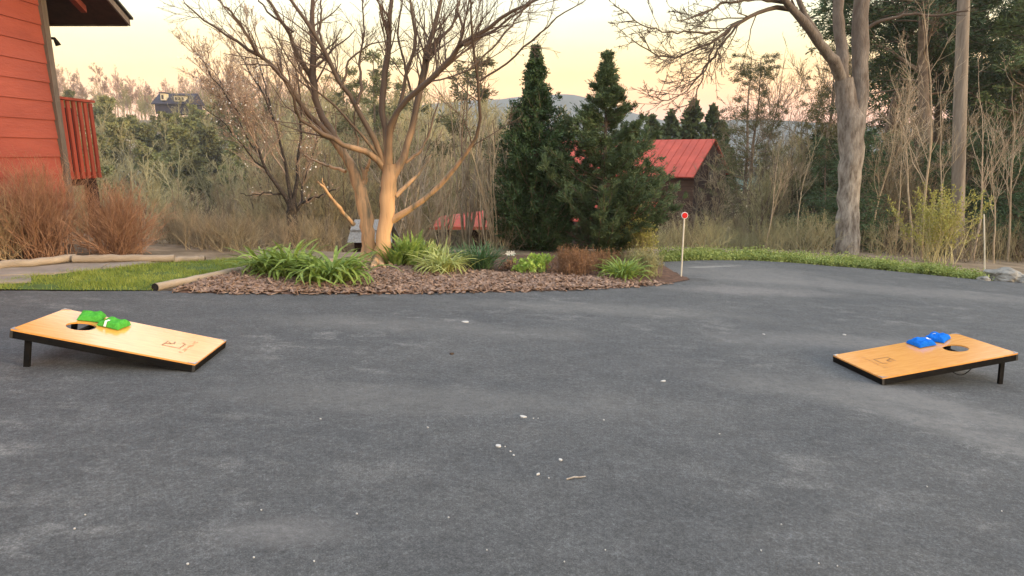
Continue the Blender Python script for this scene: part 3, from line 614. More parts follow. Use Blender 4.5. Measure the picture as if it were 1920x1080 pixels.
b = Buf(); b.box((XW+.03, YC+.055, (zbot+ztop)/2), (.06, .11, ztop-zbot)); b.box((XW-.06, YC+.02, (zbot+ztop)/2), (.115, .04, ztop-zbot-.01)); b.build('corner_trim', M['trim'], house, org=HO)
# roof: low edge beyond the corner, rising towards the camera, overhanging to the right
YE = 11.0; pe = at(245, 49, YE); XR = pe.x; p2 = atx(203, 0, XR); sl = (p2.z-pe.z)/(YE-p2.y)
run = 6.5; zt = pe.z+run*sl; th_ = .15
b = Buf(); b.prism([(XR-.03, YE-.03, pe.z+.02), (XR-.03, YE-run, zt+.02), (XR-.03, YE-run, zt+.09), (XR-.03, YE-.03, pe.z+.09)], (-9, 0, 0)); b.build('soffit', M['darkwood'], house, org=HO)
b = Buf(); b.prism([(XR+.03, YE+.05, pe.z+.105), (XR+.03, YE-run, zt+.105+.03), (XR+.03, YE-run, zt+.15+.03), (XR+.03, YE+.05, pe.z+.14)], (-9.1, 0, 0)); b.build('roof', M['shingle'], house, org=HO)
b = Buf(); b.prism([(XR, YE-.002, pe.z), (XR, YE-run, zt), (XR, YE-run, zt+.10), (XR, YE-.002, pe.z+.10)], (-.028, 0, 0)); b.build('rake_fascia', M['trim'], house, org=HO)
b = Buf(); b.box(((XR-9+XR)/2-.03, YE+.015, pe.z+.05), (8.95, .03, .098)); b.build('eave_fascia', M['trim'], house, org=HO)
xr2 = at(150, 12, YE-.5).x; 
for k_, xx in enumerate((xr2,)):
    e0 = atx(157, 14, xx); s0 = pe.z+(YE-e0.y)*sl-.10
    b = Buf(); b.prism([(xx-.05, e0.y, s0), (xx-.05, e0.y-4, s0+4*sl), (xx-.05, e0.y-4, s0+4*sl+.10), (xx-.05, e0.y, s0+.10)], (.09, 0, 0)); b.build('rafter', M['rafter'], house, org=HO)
# deck railing beyond the corner
rp0 = atx(124, 187, XW+.02); rp1 = atx(193, 333, XW+.02)
zt0 = rp0.z; zb0 = rp1.z; ya = YC+.13; yb = rp1.y
rail = Buf(); rail.box((XW-.02, (ya+yb)/2, zt0+.02), (.12, yb-ya+.04, .04)); rl = rail.build('deck_railing', M['redrail'], house, org=HO)
b = Buf(); b.box((XW-.05, (ya+yb)/2, zb0+.06), (.04, yb-ya, .09)); b.build('bottom_rail', M['redrail'], rl, org=HO)
nb_ = 6
for i in range(nb_):
    yy = ya+(i+.6)*(yb-ya)/nb_
    b = Buf(); b.box((XW+.0, yy, (zt0+zb0)/2-.005), (.03, (yb-ya)/nb_*.52, zt0-zb0-.01)); b.build('baluster', M['redrail'], rl, org=HO)
b = Buf(); b.box((XW-.35, (ya+yb)/2, (zt0+zb0)/2-.04), (.06, yb-ya, zt0-zb0-.1)); b.box((XW-1.3, (ya+yb)/2, zb0-.05), (2.4, yb-ya, .12)); b.build('deck', M['darkwood'], house, org=HO)
b = Buf(); b.box((XW-.15, yb-.08, (zb0+zg)/2-.6), (.14, .14, zb0-zg+1.0)); b.build('deck_post', M['darkwood'], house, org=HO)
fl = at(105, 72, YC+.16); b = Buf(); b.tubes(np.array([[XW+.02, YC+.14, fl.z], [XW+.07, YC+.16, fl.z], [XW+.09, YC+.18, fl.z-.06], [XW+.10, YC+.19, fl.z-.10]]), np.array([.02, .025, .035, .04]), 10, cap=True)
b.build('floodlight', M['black'], house, org=HO)

# ------------------------------------------------------------------ edging timbers
def timber(pa, pb, rad, label, lift=0.0, end_dark=False):
    a = G(*pa); c = G(*pb); a.z += rad*.8+lift; c.z += rad*.8+lift; n_ = 12
    P = np.array([list(a.lerp(c, i/(n_-1))) for i in range(n_)]); rg = np.random.default_rng(int(pa[0]+pb[0]+500))
    P[1:-1] += rg.normal(0, .006, (n_-2, 3)); Rr = rad*(1+rg.normal(0, .03, n_))
    root = empty('edging_timber', a, label=label, cat='timber', group='round timbers edging the beds')
    b = Buf(); b.tubes(P, Rr, 14); b.build('log', M['timber'], root, org=a)
    dr = (c-a).normalized()
    for p_, sgn in ((a, -1), (c, 1)):
        rot = dr.to_track_quat('Z', 'Y').to_matrix(); e = Buf(); ths = [i*2*math.pi/14 for i in range(14)]
        ring = [p_+dr*sgn*.004+rot @ Vector((math.cos(t_), math.sin(t_), 0))*rad*.99 for t_ in ths]
        e.prism(ring, dr*sgn*.003); e.build('cut_end', M['log_end'] if end_dark else M['timber'], root, org=a)
timber((-120, 519), (142, 492), .05, 'round weathered timber at the far left below the dry shrubs', .02)
timber((138, 494), (328, 492), .05, 'long straight weathered timber between dry shrubs and stone path', .02)
timber((326, 492), (384, 489), .042, 'short weathered timber at the right end of the path edging')
timber((292, 545), (472, 507), .046, 'pale timber with a dark cut end between lawn and mulch', 0, True)
timber((474, 507), (640, 493), .045, 'weathered timber running behind the daylily clumps')

# ------------------------------------------------------------------ crape myrtle, limbs traced then grown
def limb(pts, Y0, Y1, k=14):
    """pts: (px,py,width px); depth runs from Y0 to Y1"""
    pts = np.array(pts, float); s = np.concatenate([[0], np.cumsum(np.hypot(np.diff(pts[:, 0]), np.diff(pts[:, 1])))]); s /= s[-1]
    t = np.linspace(0, 1, k); q = [np.interp(t, s, pts[:, j]) for j in range(3)]
    # smooth
    P = []; Rr = []
    for i in range(k):
        Y = Y0+(Y1-Y0)*t[i]; p = at(q[0][i], q[1][i], Y); P.append(list(p)); Rr.append(q[2][i]/2*Y/F*1.0)
    return np.array(P), np.array(Rr)
YT = G(712, 497).y
root0 = at(712, 497, YT)
LM = [
 ([(706, 506, 60), (711, 492, 36), (717, 468, 28), (722, 430, 26), (726, 390, 27), (729, 350, 29), (729, 308, 24)], 0, 0),
 ([(728, 325, 20), (727, 285, 17), (730, 245, 14), (736, 222, 11), (762, 188, 11), (800, 155, 12), (846, 112, 12), (868, 80, 10), (905, 60, 9), (940, 32, 8), (985, 10, 7), (1040, -20, 4)], 0, -.5),
 ([(733, 335, 20), (746, 315, 16), (762, 285, 14), (775, 230, 13), (787, 170, 14), (800, 105, 12), (815, 45, 10), (828, -5, 8), (850, -60, 5)], 0, .6),
 ([(727, 318, 14), (711, 284, 12), (690, 240, 11), (667, 193, 10), (643, 168, 9), (616, 110, 10), (584, 56, 9), (545, 0, 7), (520, -40, 4)], 0, -.4),
 ([(722, 318, 13), (706, 298, 13), (690, 287, 13), (643, 270, 11), (607, 252, 10), (572, 231, 8), (556, 217, 7), (553, 190, 6), (540, 160, 6), (520, 120, 4)], 0, -.9),
 ([(720, 308, 8), (695, 272, 6), (660, 234, 5), (619, 187, 5), (590, 166, 4), (548, 121, 4), (520, 70, 3)], 0, -.6),
 ([(726, 290, 12), (722, 245, 11), (714, 201, 14), (719, 160, 13), (724, 120, 13), (729, 74, 12), (735, 0, 9), (738, -50, 5)], 0, .3),
 ([(733, 250, 8), (752, 192, 8), (764, 127, 7), (782, 80, 7), (773, 30, 6), (770, -20, 4)], 0, .1),
 ([(736, 412, 16), (752, 402, 12), (775, 389, 11), (812, 362, 10), (850, 322, 9), (874, 285, 8), (901, 243, 7), (898, 166, 6), (886, 80, 6), (883, 0, 4)], 0, -.9),
 ([(899, 152, 4), (950, 118, 4), (1000, 75, 4), (1050, 30, 3), (1110, -10, 2)], -.8, -1.2),
 ([(742, 368, 9), (765, 345, 8), (792, 318, 6), (808, 290, 3)], 0, .3),
 ([(760, 305, 7), (788, 285, 6), (800, 262, 5), (818, 210, 4), (822, 185, 2)], .1, .5),
 # second trunk
 ([(684, 494, 36), (689, 480, 26), (691, 450, 24), (687, 410, 25), (677, 360, 22), (664, 325, 19), (652, 300, 17)], .12, .2),
 ([(656, 308, 18), (640, 280, 15), (622, 250, 15), (601, 216, 14), (590, 178, 14), (585, 142, 15), (587, 90, 13), (584, 40, 11), (588, -20, 7)], .2, .5),
 ([(586, 145, 10), (574, 130, 10), (558, 102, 9), (540, 58, 8), (512, 15, 7), (490, -30, 4)], .4, .1),
 ([(645, 292, 13), (616, 250, 11), (566, 201, 10), (545, 166, 10), (512, 122, 9), (462, 88, 7), (400, 50, 5), (345, 5, 3)], .2, -.5),
 ([(486, 103, 6), (465, 68, 6), (438, 27, 5), (405, -5, 3)], -.3, -.5),
 ([(612, 110, 5), (600, 60, 5), (602, 0, 4)], -.2, 0),
 ([(664, 422, 9), (652, 408, 8), (640, 397, 8), (622, 372, 7), (606, 350, 6), (594, 340, 4)], .15, -.2),
 ([(618, 368, 5), (606, 345, 4), (604, 334, 2)], 0, -.1),
 ([(648, 322, 7), (620, 312, 6), (595, 303, 5), (571, 291, 4)], .2, .5),
 ([(682, 345, 12), (684, 330, 10), (690, 312, 8), (693, 298, 5)], .2, .2),
 ([(683, 330, 7), (677, 312, 6), (672, 280, 5), (665, 230, 4), (668, 180, 3)], .2, .4),
 ([(670, 195, 6), (680, 160, 6), (672, 120, 5), (684, 60, 4), (680, 0, 3)], -.2, .1),
 ([(800, 112, 8), (820, 80, 7), (848, 50, 5), (862, 0, 4)], .3, .5),
 ([(860, 85, 7), (868, 60, 6), (858, 20, 5), (860, -20, 3)], -.3, -.1),
 ([(540, 155, 5), (505, 120, 4), (450, 120, 2)], -.9, -1.0),
 ([(870, 85, 6), (930, 55, 5), (990, 10, 4), (1020, -30, 3)], -.35, -.2),
 ([(880, 130, 3), (925, 90, 4), (965, 40, 4), (1000, -10, 3)], -.9, -.7),
 ([(550, 60, 5), (500, 20, 4), (470, -20, 3)], .2, .3),
 ([(640, 165, 5), (655, 110, 4), (700, 80, 3), (760, 75, 2)], -.2, 0),
 ([(770, 170, 5), (760, 130, 4), (745, 60, 4), (755, 0, 3)], .3, .4),
]
crape = empty('crape_myrtle_tree', root0, label='multi stemmed tree with smooth orange tan bark in the mulch bed', cat='tree')
b = Buf(); allP = []; allR = []
for i, (pts, a0, a1) in enumerate(LM):
    P, Rr = limb(pts, YT+a0, YT+a1, 18 if i in (0, 1, 2, 12, 13, 15) else 14)
    rg = np.random.default_rng(i); P[2:-1] += rg.normal(0, .008, P[2:-1].shape)
    Rr = Rr*((1+rg.normal(0, .02, len(Rr))) if i in (0, 12) else np.linspace(.95, .74, len(Rr)))
    b.tubes(P[None], Rr[None], 16 if i in (0, 12) else 9, flute=.07 if i in (0, 12) else 0)
    if i not in (0, 12, 10, 19, 21):
        t = np.linspace(0, 1, 14); src = np.linspace(0, 1, len(P))
        allP.append(np.stack([np.interp(t, src, P[:, j]) for j in range(3)], 1)); allR.append(np.interp(t, src, Rr))
for (x0, y0, x1, y1) in [(700, 490, 672, 503), (704, 492, 694, 512), (718, 492, 746, 503), (712, 494, 726, 512)]:
    P, Rr = limb([(x0, y0-14, 16), (x0, y0, 15), ((x0+x1)/2, (y0+y1)/2, 12), (x1, y1, 5)], YT, G(x1, y1).y, 8); b.tubes(P[None], Rr[None], 8)
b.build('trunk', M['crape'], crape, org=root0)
allP = np.array(allP); allR = np.array(allR); rng = np.random.default_rng(77)
P1, R1 = spawn(allP, allR, rng, 9, .35, 1, .68, .42, 8, .13, .22, .42, .35, .0045)
P2, R2 = spawn(P1, R1, rng, 4, .15, 1, .62, .55, 6, .13, .18, .6, .35, .0032)
P3, R3 = spawn(P2, R2, rng, 3, .2, 1, .6, .55, 5, .14, .18, .6, .5, .002)
c = Buf(); c.tubes(P1, R1, 5); c.tubes(P2, R2, 4); c.tubes(P3, R3, 3); c.build('twigs', M['crapetwig'], crape, org=root0)

# ------------------------------------------------------------------ big forked tree on the right
YO = 15.0; oz = at(1588, 486, YO)
oak = empty('forked_tree', oz, label='large grey barked tree with forked trunk beside the driveway', cat='tree')
OL = [
 ([(1583, 500, 56), (1584, 480, 46), (1588, 440, 40), (1590, 380, 38), (1592, 320, 40), (1596, 280, 43), (1596, 240, 46), (1590, 210, 40), (1584, 180, 36), (1580, 150, 32)], 0, 0),
 ([(1600, 270, 30), (1607, 230, 30), (1611, 190, 28), (1613, 130, 28), (1610, 60, 27), (1614, 0, 25), (1618, -120, 20), (1630, -300, 8)], 0, .1),
 ([(1582, 165, 26), (1576, 130, 24), (1578, 90, 20), (1573, 40, 18), (1571, 0, 17), (1568, -100, 12), (1575, -220, 5)], 0, -.1),
 ([(1582, 160, 20), (1566, 118, 21), (1545, 92, 17), (1522, 62, 16), (1497, 28, 14), (1480, 8, 12), (1450, -20, 12), (1400, -80, 6)], 0, -1.5),
 ([(1545, 88, 10), (1520, 45, 10), (1500, 10, 9), (1490, -40, 7), (1470, -120, 3)], -.3, -.4),
 ([(1492, 18, 12), (1455, 14, 9), (1415, 24, 8), (1375, 50, 7), (1345, 72, 6), (1310, 88, 5), (1265, 112, 4), (1225, 100, 3), (1185, 75, 2)], -.6, -2.6),
 ([(1400, 32, 6), (1372, 58, 5), (1345, 95, 5), (1320, 130, 4), (1290, 170, 3), (1250, 192, 2), (1215, 178, 1.6)], -1.2, -2.6),
 ([(1345, 60, 5), (1300, 60, 4), (1250, 62, 3), (1200, 45, 2.4), (1160, 15, 2)], -1.8, -3),
 ([(1470, 4, 8), (1420, -2, 6), (1360, 5, 5), (1310, 30, 4), (1270, 40, 2)], -.8, -2.4),
 ([(1612, 60, 9), (1650, 40, 7), (1700, 28, 6), (1760, 30, 5), (1815, 20, 3)], .1, -.5),
 ([(1340, 80, 4), (1320, 140, 3), (1300, 190, 2.4), (1260, 210, 1.5)], -1.6, -2.6),
]
b = Buf(); oc = Buf(); aP = []; aR = []
for i, (pts, a0, a1) in enumerate(OL):
    P, Rr = limb(pts, YO+a0, YO+a1, 20); rg = np.random.default_rng(i+40); P[2:-1] += rg.normal(0, .015, P[2:-1].shape); Rr = Rr*(1+rg.normal(0, .05, 20))
    (b if i < 5 else oc).tubes(P[None], Rr[None]*(1 if i < 5 else .85), 18 if i < 3 else 9, flute=.06 if i < 2 else 0)
    if i > 0: aP.append(P); aR.append(Rr)
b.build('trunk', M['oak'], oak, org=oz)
aP = np.array(aP); aR = np.array(aR); rng = np.random.default_rng(78)
P1, R1 = spawn(aP[4:], aR[4:]*.6, rng, 19, .2, 1, .6, .32, 8, .13, .0, .6, .35, .0075)
P1b, R1b = spawn(aP[:4], aR[:4], rng, 7, .5, 1, .8, .3, 8, .14, .15, .45, .3, .006)
P1 = np.vstack([P1, P1b]); R1 = np.vstack([R1, R1b])
P2, R2 = spawn(P1, R1, rng, 5, .15, 1, .6, .5, 6, .16, .1, .6, .4, .006)
P3, R3 = spawn(P2, R2, rng, 3, .15, 1, .6, .5, 5, .16, .1, .6, .5, .0045)
c = oc; c.tubes(P1, R1, 5); c.tubes(P2, R2, 4); c.tubes(P3, R3, 3); c.build('twigs', M['oaktwig'], oak, org=oz)

# straight tall trunk at the right
YP = 17.0
p_ = at(1792, 480, YP); pz = Vector((p_.x, p_.y, Tz(p_.x, p_.y)))
st_ = empty('straight_tree', pz, label='tall straight pale trunk without low branches right of the forked tree', cat='tree')
P, Rr = limb([(1792, 520, 30), (1794, 440, 27), (1797, 330, 25), (1800, 200, 25), (1804, 80, 23), (1807, 0, 22), (1812, -200, 17), (1816, -420, 8)], YP, YP, 16)
Rr = Rr*.86; P[0] = [pz.x, pz.y, pz.z-.3]; b = Buf(); b.tubes(P[None], Rr[None], 14); P0, R0 = P[None], Rr[None]
b.build('trunk', M['pole'], st_, org=pz)
P1, R1 = spawn(P0, R0, np.random.default_rng(5), 12, .6, 1, 1.0, .2, 7, .14, .2, .4, .25, .008); P2, R2 = spawn(P1, R1, np.random.default_rng(6), 6, .2, 1, .6, .5, 5, .15, .2, .5, .4, .004)
c = Buf(); c.tubes(P1, R1, 5); c.tubes(P2, R2, 3); c.build('branches', M['oaktwig'], st_, org=pz)

# ------------------------------------------------------------------ dark speckled tree with pink buds, left of centre
def put(o, px, Y, rz=0.0, s=1.0, dz=0.0):
    p = at(px, 400, Y); x, y = p.x, p.y
    o.location = (x, y, Tz(x, y)+dz); o.rotation_euler = (0, 0, rz); o.scale = (s, s, s); return o
YD = 13.0; dz0 = at(552, 478, YD)
dog = empty('budding_tree', dz0, label='small dark speckled tree with pale buds left of the orange barked tree', cat='tree')
DL = [([(552, 495, 26), (551, 460, 20), (549, 420, 20), (547, 390, 19), (546, 372, 14)], 0, 0),
 ([(547, 392, 12), (532, 362, 12), (518, 345, 9), (505, 325, 8), (490, 300, 6), (470, 250, 5), (440, 200, 4), (405, 150, 3), (370, 100, 2)], 0, -.4),
 ([(548, 385, 12), (542, 350, 9), (540, 320, 8), (530, 280, 6), (515, 230, 5), (490, 170, 4), (460, 120, 3), (430, 70, 2)], 0, .4),
 ([(549, 385, 12), (555, 350, 9), (556, 320, 7), (560, 270, 6), (566, 220, 5), (560, 160, 4), (548, 100, 3), (540, 50, 2)], 0, .3),
 ([(551, 400, 10), (565, 382, 8), (582, 372, 5), (600, 368, 4), (630, 355, 3)], 0, -.2),
 ([(566, 380, 7), (568, 350, 6), (575, 320, 5), (590, 280, 4), (600, 230, 3)], 0, .5),
 ([(533, 364, 7), (500, 361, 5), (475, 366, 4), (450, 362, 2)], 0, -.3),
 ([(500, 318, 6), (475, 300, 5), (450, 265, 4), (420, 230, 3), (380, 200, 2)], 0, -.7),
 ([(486, 290, 5), (462, 262, 4), (430, 180, 3), (390, 120, 2.4), (350, 80, 2)], .2, .9),
 ([(512, 225, 5), (495, 150, 4), (470, 80, 3), (460, 20, 2)], .2, .9)]
b = Buf(); aP = []; aR = []
for i, (pts, a0, a1) in enumerate(DL):
    P, Rr = limb(pts, YD+a0, YD+a1, 14); rg = np.random.default_rng(i+60); P[2:-1] += rg.normal(0, .015, P[2:-1].shape)
    Rr = Rr*(1.05 if i == 0 else .78 if i in (1, 2, 3, 4) else .62); b.tubes(P[None], Rr[None], 10 if i == 0 else 7)
    if i: aP.append(P); aR.append(Rr)
b.build('trunk', M['lichen'], dog, org=dz0)
aP = np.array(aP); aR = np.array(aR); rng = np.random.default_rng(79)
P1, R1 = spawn(aP, aR, rng, 20, .15, 1, .6, .38, 7, .12, .3, .6, .3, .006); P2, R2 = spawn(P1, R1, rng, 7, .15, 1, .5, .5, 5, .12, .3, .6, .4, .0045); P3, R3 = spawn(P2, R2, rng, 3, .15, 1, .5, .5, 4, .12, .3, .6, .5, .003)
c = Buf(); c.tubes(P1, R1, 4); c.tubes(P2, R2, 3); c.tubes(P3, R3, 3); c.build('twigs', M['budtwig'], dog, org=dz0)
cc, _ = tips(P3, rng, 11000, .01); c = Buf(); c.quads(leafquads(cc, .022, rng, .8)); c.build('buds', M['pinkbud'], dog, org=dz0)
cc, _ = tips(P2, rng, 950, .10); c = Buf(); c.quads(leafquads(cc, .035, rng, .9)); c.build('blossoms', M['white'], dog, org=dz0)

# ------------------------------------------------------------------ the two evergreens behind the bed
YV = 12.6; e1_ = at(1003, 470, YV); hE = at(1003, 88, YV).z-e1_.z
o = conifer(11, hE+.3, [(0, .80), (.2, .95), (.4, .78), (.6, .52), (.7, .38), (.78, .24), (.9, .13), (1, .02)], 'evergreen_tree', 'ever', nb=330, nl=110000, lsz=.055, asc=.6, asp=.4, tipup=.3, jz=.05, jit=.45)
o.location = (e1_.x, e1_.y, e1_.z-.3); tag(o, 'dense dark evergreen with a thin pointed top, left of the tiered fir', 'tree')
YV2 = 12.2; e2 = at(1128, 472, YV2); hF = at(1131, 98, YV2).z-e2.z
o = conifer(12, hF+.3, [(0, 1.0), (.1, 1.38), (.32, 1.3), (.57, .80), (.76, .36), (.88, .13), (1, .01)], 'fir_tree', 'spruce', nb=230, nl=190000, lsz=.065, asc=.45, gap=.0, asp=.2, tipup=.3, jz=.02, side=.5, jit=.32)
o.location = (e2.x, e2.y, e2.z-.3); tag(o, 'green fir with tiered upswept branches and a slender spire', 'tree')

# ------------------------------------------------------------------ buildings beyond
def hut(name, label, cat, o, rdir, length, half, zr, ze, zg_, roofm, wallm, gablem, over=.35, groups=None, wins=()):
    """o: right ridge end; rdir: unit vector along the ridge pointing right"""
    r = Vector((rdir[0], rdir[1], 0)).normalized(); d = Vector((r.y, -r.x, 0))      # d towards the camera side
    base = o-r*length/2; base.z = zg_
    root = empty(name, base, label=label, cat=cat)
    A = Vector((o.x, o.y, zr)); B = A-r*length
    for sgn, nm in ((1, 'roof'), (-1, 'roof')):
        off = d*sgn*(half+over); n_ = (Vector((0, 0, 1))*(half+over)+d*sgn*(zr-ze)).normalized()*.08
        dn = Vector((0, 0, ze-zr)); b = Buf()
        ov = .12; b.prism([A+r*ov, B-r*ov, B-r*ov+off+dn, A+r*ov+off+dn], n_)
        # standing seams
        m_ = int(length/.45)
        for i in range(m_+1):
            q = B-r*ov+r*((length+2*ov)*i/m_); q2 = q+off+dn
            P = np.array([list(q+n_*1.2), list(q2+n_*1.2)]); b.tubes(P[None], np.array([[.012, .012]]), 4)
        rf = b.build(nm, roofm, root, org=base)
    zw = ze+(zr-ze)*over/(half+over)-.05
    b = Buf(); c0 = A-r*.02; c1 = B+r*.02
    for sgn in (1, -1):
        q0 = c0+d*sgn*half; q1 = c1+d*sgn*half; q0.z = q1.z = zw
        b.prism([q0, q1, Vector((q1.x, q1.y, zg_)), Vector((q0.x, q0.y, zg_))], -d*sgn*.12)
    b.build('wall', wallm, root, org=base)
    for q, sg in ((c0, -1), (c1, 1)):
        b = Buf(); l = q+d*(half-.125); rr = q-d*(half-.125); l.z = rr.z = zw; top = Vector((q.x, q.y, zr-.06))
        b.prism([top, l, Vector((l.x, l.y, zg_)), Vector((rr.x, rr.y, zg_)), rr], r*sg*.12); b.build('gable_wall', gablem, root, org=base)
    for (side, s, z0, w_, h_) in wins:
        if side == 'front': cpos = B+r*length*s+d*(half+.02); ex = r
        else: cpos = A+d*s+r*.01; ex = d
        cpos.z = z0; nrm = d if side == 'front' else r
        b = Buf(); b.prism([cpos-ex*w_/2-Vector((0, 0, h_/2)), cpos+ex*w_/2-Vector((0, 0, h_/2)), cpos+ex*w_/2+Vector((0, 0, h_/2)), cpos-ex*w_/2+Vector((0, 0, h_/2))], nrm*.03)
        wf = b.build('window', M['trim'] if wallm != M['cream'] else M['cabin'], root, org=base)
        b = Buf(); w2, h2 = w_*.8, h_*.82; b.prism([cpos-ex*w2/2-Vector((0, 0, h2/2)), cpos+ex*w2/2-Vector((0, 0, h2/2)), cpos+ex*w2/2+Vector((0, 0, h2/2)), cpos-ex*w2/2+Vector((0, 0, h2/2))], nrm*.045)
        b.build('pane', M['glass'], wf, org=base)
    return root, base, A, B, r, d
ao = at(1338, 263, 38)
ang = R_(35)
cab, cb0, A, B, rr_, dd2 = hut('log_cabin', 'dark log cabin with a red metal roof below the driveway', 'cabin', ao, (math.cos(ang), -math.sin(ang)), 11.5, 2.9, ao.z, at(1318, 334, 35.3).z, -8.5, M['redroof'], M['cabin'], M['cabindark'], .45, wins=[('front', .75, -.9, .9, 1.1), ('front', .5, -.9, .9, 1.1), ('gable', .2, .1, .8, .9), ('gable', 1.2, -2.2, .8, 1.2)])
# lower porch roof and deck wall in front
pc = B+rr_*8.2+dd2*3.0; b = Buf(); zp = at(1270, 392, 33).z; zq = at(1270, 440, 31.5).z
b.prism([Vector((pc.x, pc.y, zp))-rr_*3.4, Vector((pc.x, pc.y, zp))+rr_*1.6, Vector((pc.x, pc.y, zq))+rr_*1.6+dd2*2.0, Vector((pc.x, pc.y, zq))-rr_*3.4+dd2*2.0], (0, 0, .08)); b.build('porch_roof', M['redroof'], cab, org=cb0)
b = Buf()
for s_ in (-3.2, -.9, 1.4):
    q = pc+rr_*s_+dd2*1.8; b.box((q.x, q.y, (zq-8.5)/2), (.16, .16, zq+8.5))
b.build('porch_posts', M['cabindark'], cab, org=cb0)
# pavilion with a hipped red roof
YG = 22.0; gp = at(905, 424, YG-1.6); gp = Vector((at(912, 424, YG).x, YG, gp.z)); hw = 1.75; ga_ = at(912, 394, YG+.0).z-.25; zg2 = Tz(gp.x, gp.y)
pav = empty('pavilion', (gp.x, gp.y, zg2), label='small pavilion with a low red hipped roof behind pale shrubs', cat='pavilion'); po = (gp.x, gp.y, zg2)
b = Buf(); c4 = [(gp.x+sx_*hw, gp.y+sy_*hw, gp.z) for sx_, sy_ in ((-1, -1), (1, -1), (1, 1), (-1, 1))]
b.add(c4+[(gp.x, gp.y, ga_+.25)], [[0, 1, 4], [1, 2, 4], [2, 3, 4], [3, 0, 4]], False); b.add([(x, y, z-.1) for x, y, z in c4]+c4, [[0, 1, 5, 4], [1, 2, 6, 5], [2, 3, 7, 6], [3, 0, 4, 7], [3, 2, 1, 0]], False); b.build('roof', M['redroof'], pav, org=po)
for sx_, sy_ in ((-1, -1), (1, -1), (1, 1), (-1, 1)):
    b = Buf(); b.box((gp.x+sx_*(hw-.25), gp.y+sy_*(hw-.25), (gp.z-.1+zg2)/2-.1), (.14, .14, gp.z-.1-zg2+.2)); b.build('post', M['cabindark'], pav, org=po)
b = Buf(); b.box((gp.x+.3, gp.y+.9, (gp.z+zg2)/2-.1), (1.9, .06, gp.z-zg2-.3)); b.build('back_panel', M['cabindark'], pav, org=po)
# little shelter with a grey shake roof
YS = 14.0; s0 = at(693, 455, YS); s1 = at(693, 414, YS+.45); zs = Tz(s0.x, s0.y)
sh = empty('shelter', (s0.x, s0.y, zs), label='small dark wooden shelter with a grey shake roof behind the trunks', cat='shed'); so_ = (s0.x, s0.y, zs)
b = Buf(); wd = 1.0
b.prism([(s0.x-wd/2, YS, s0.z), (s0.x+wd/2, YS, s0.z), (s0.x+wd/2-.06, YS+.24, (s0.z+s1.z)/2+.02), (s0.x-wd/2+.03, YS+.24, (s0.z+s1.z)/2+.02)], (0, .02, .025))
b.prism([(s0.x-wd/2+.03, YS+.2, (s0.z+s1.z)/2+.03), (s0.x+wd/2-.05, YS+.2, (s0.z+s1.z)/2+.03), (s0.x+wd/2-.1, YS+.45, s1.z), (s0.x-wd/2+.08, YS+.45, s1.z)], (0, .02, .025))
b.prism([(s0.x-wd/2+.08, YS+.46, s1.z), (s0.x+wd/2-.1, YS+.46, s1.z), (s0.x+wd/2, YS+.95, s0.z), (s0.x-wd/2, YS+.95, s0.z)], (0, .02, .03)); b.build('roof', M['greyshake'], sh, org=so_)
b = Buf(); b.box((s0.x, YS+.5, (s0.z+zs)/2-.15), (wd-.22, .62, s0.z-zs+.26)); b.build('wall', M['darkwood'], sh, org=so_)
b = Buf(); b.box((s0.x+.1, YS+.18, (s0.z+zs)/2-.05), (.3, .03, s0.z-zs-.2)); b.build('door', M['black'], sh, org=so_)
# cream gabled house further down
ch_ = at(1468, 326, 70)
hut('cream_house', 'cream gabled house with a grey green roof glimpsed through bare trees', 'house', ch_, (math.cos(R_(62)), -math.sin(R_(62))), 9.0, 1.9, ch_.z, ch_.z-1.9, ch_.z-6.0, M['greenroof'], M['cream'], M['cream'], .25, wins=[('gable', .3, ch_.z-2.6, .7, 1.3), ('front', .6, ch_.z-3.3, .8, 1.1)])
# dark roofed house on the far hill
dh = at(285, 172, 150); zgd = at(318, 204, 150).z
hd = empty('hillside_house', (dh.x+4.5, dh.y, zgd), label='distant house with dark roof and pale dormers on the left hill', cat='house'); ho = (dh.x+4.5, dh.y, zgd)
x0, y0 = dh.x, dh.y; Wd = 8.4; zr = at(300, 173, 150).z; zev = at(300, 194, 150).z
b = Buf(); b.prism([(x0, y0+3, zr), (x0-.4, y0-.3, zev), (x0-.4, y0-.3, zev-.15), (x0, y0+6.4, zev-.15), (x0, y0+6.4, zev)], (Wd+.4, 0, 0)); b.build('roof', M['slate'], hd, org=ho)
b = Buf(); b.box((x0+Wd/2, y0+3.05, (zev+zgd)/2-.6), (Wd-.4, 5.8, zev-zgd+1.0)); b.build('wall', M['slate'], hd, org=ho)
for (px0, px1, pyt, pyb) in ((301, 310, 175, 188), (327, 347, 180, 190)):
    a = at(px0, pyt, 150.2); c2 = at(px1, pyb, 150.2); b = Buf(); b.box(((a.x+c2.x)/2, y0+.9, (a.z+c2.z)/2), (c2.x-a.x, 1.8, a.z-c2.z)); dm_ = b.build('dormer', M['cream'], hd, org=ho)
    b = Buf(); b.box(((a.x+c2.x)/2, y0+.9, a.z+.12), (c2.x-a.x+.5, 2.1, .22)); b.build('dormer_roof', M['slate'], dm_, org=ho)
    k_ = 1 if px1-px0 < 12 else 3
    for i in range(k_):
        xc = a.x+(c2.x-a.x)*(i+.5)/k_; b = Buf(); b.box((xc, y0-.02, (a.z+c2.z)/2-.05), ((c2.x-a.x)/k_*.5, .05, (a.z-c2.z)*.6)); b.build('window', M['glass'], dm_, org=ho)

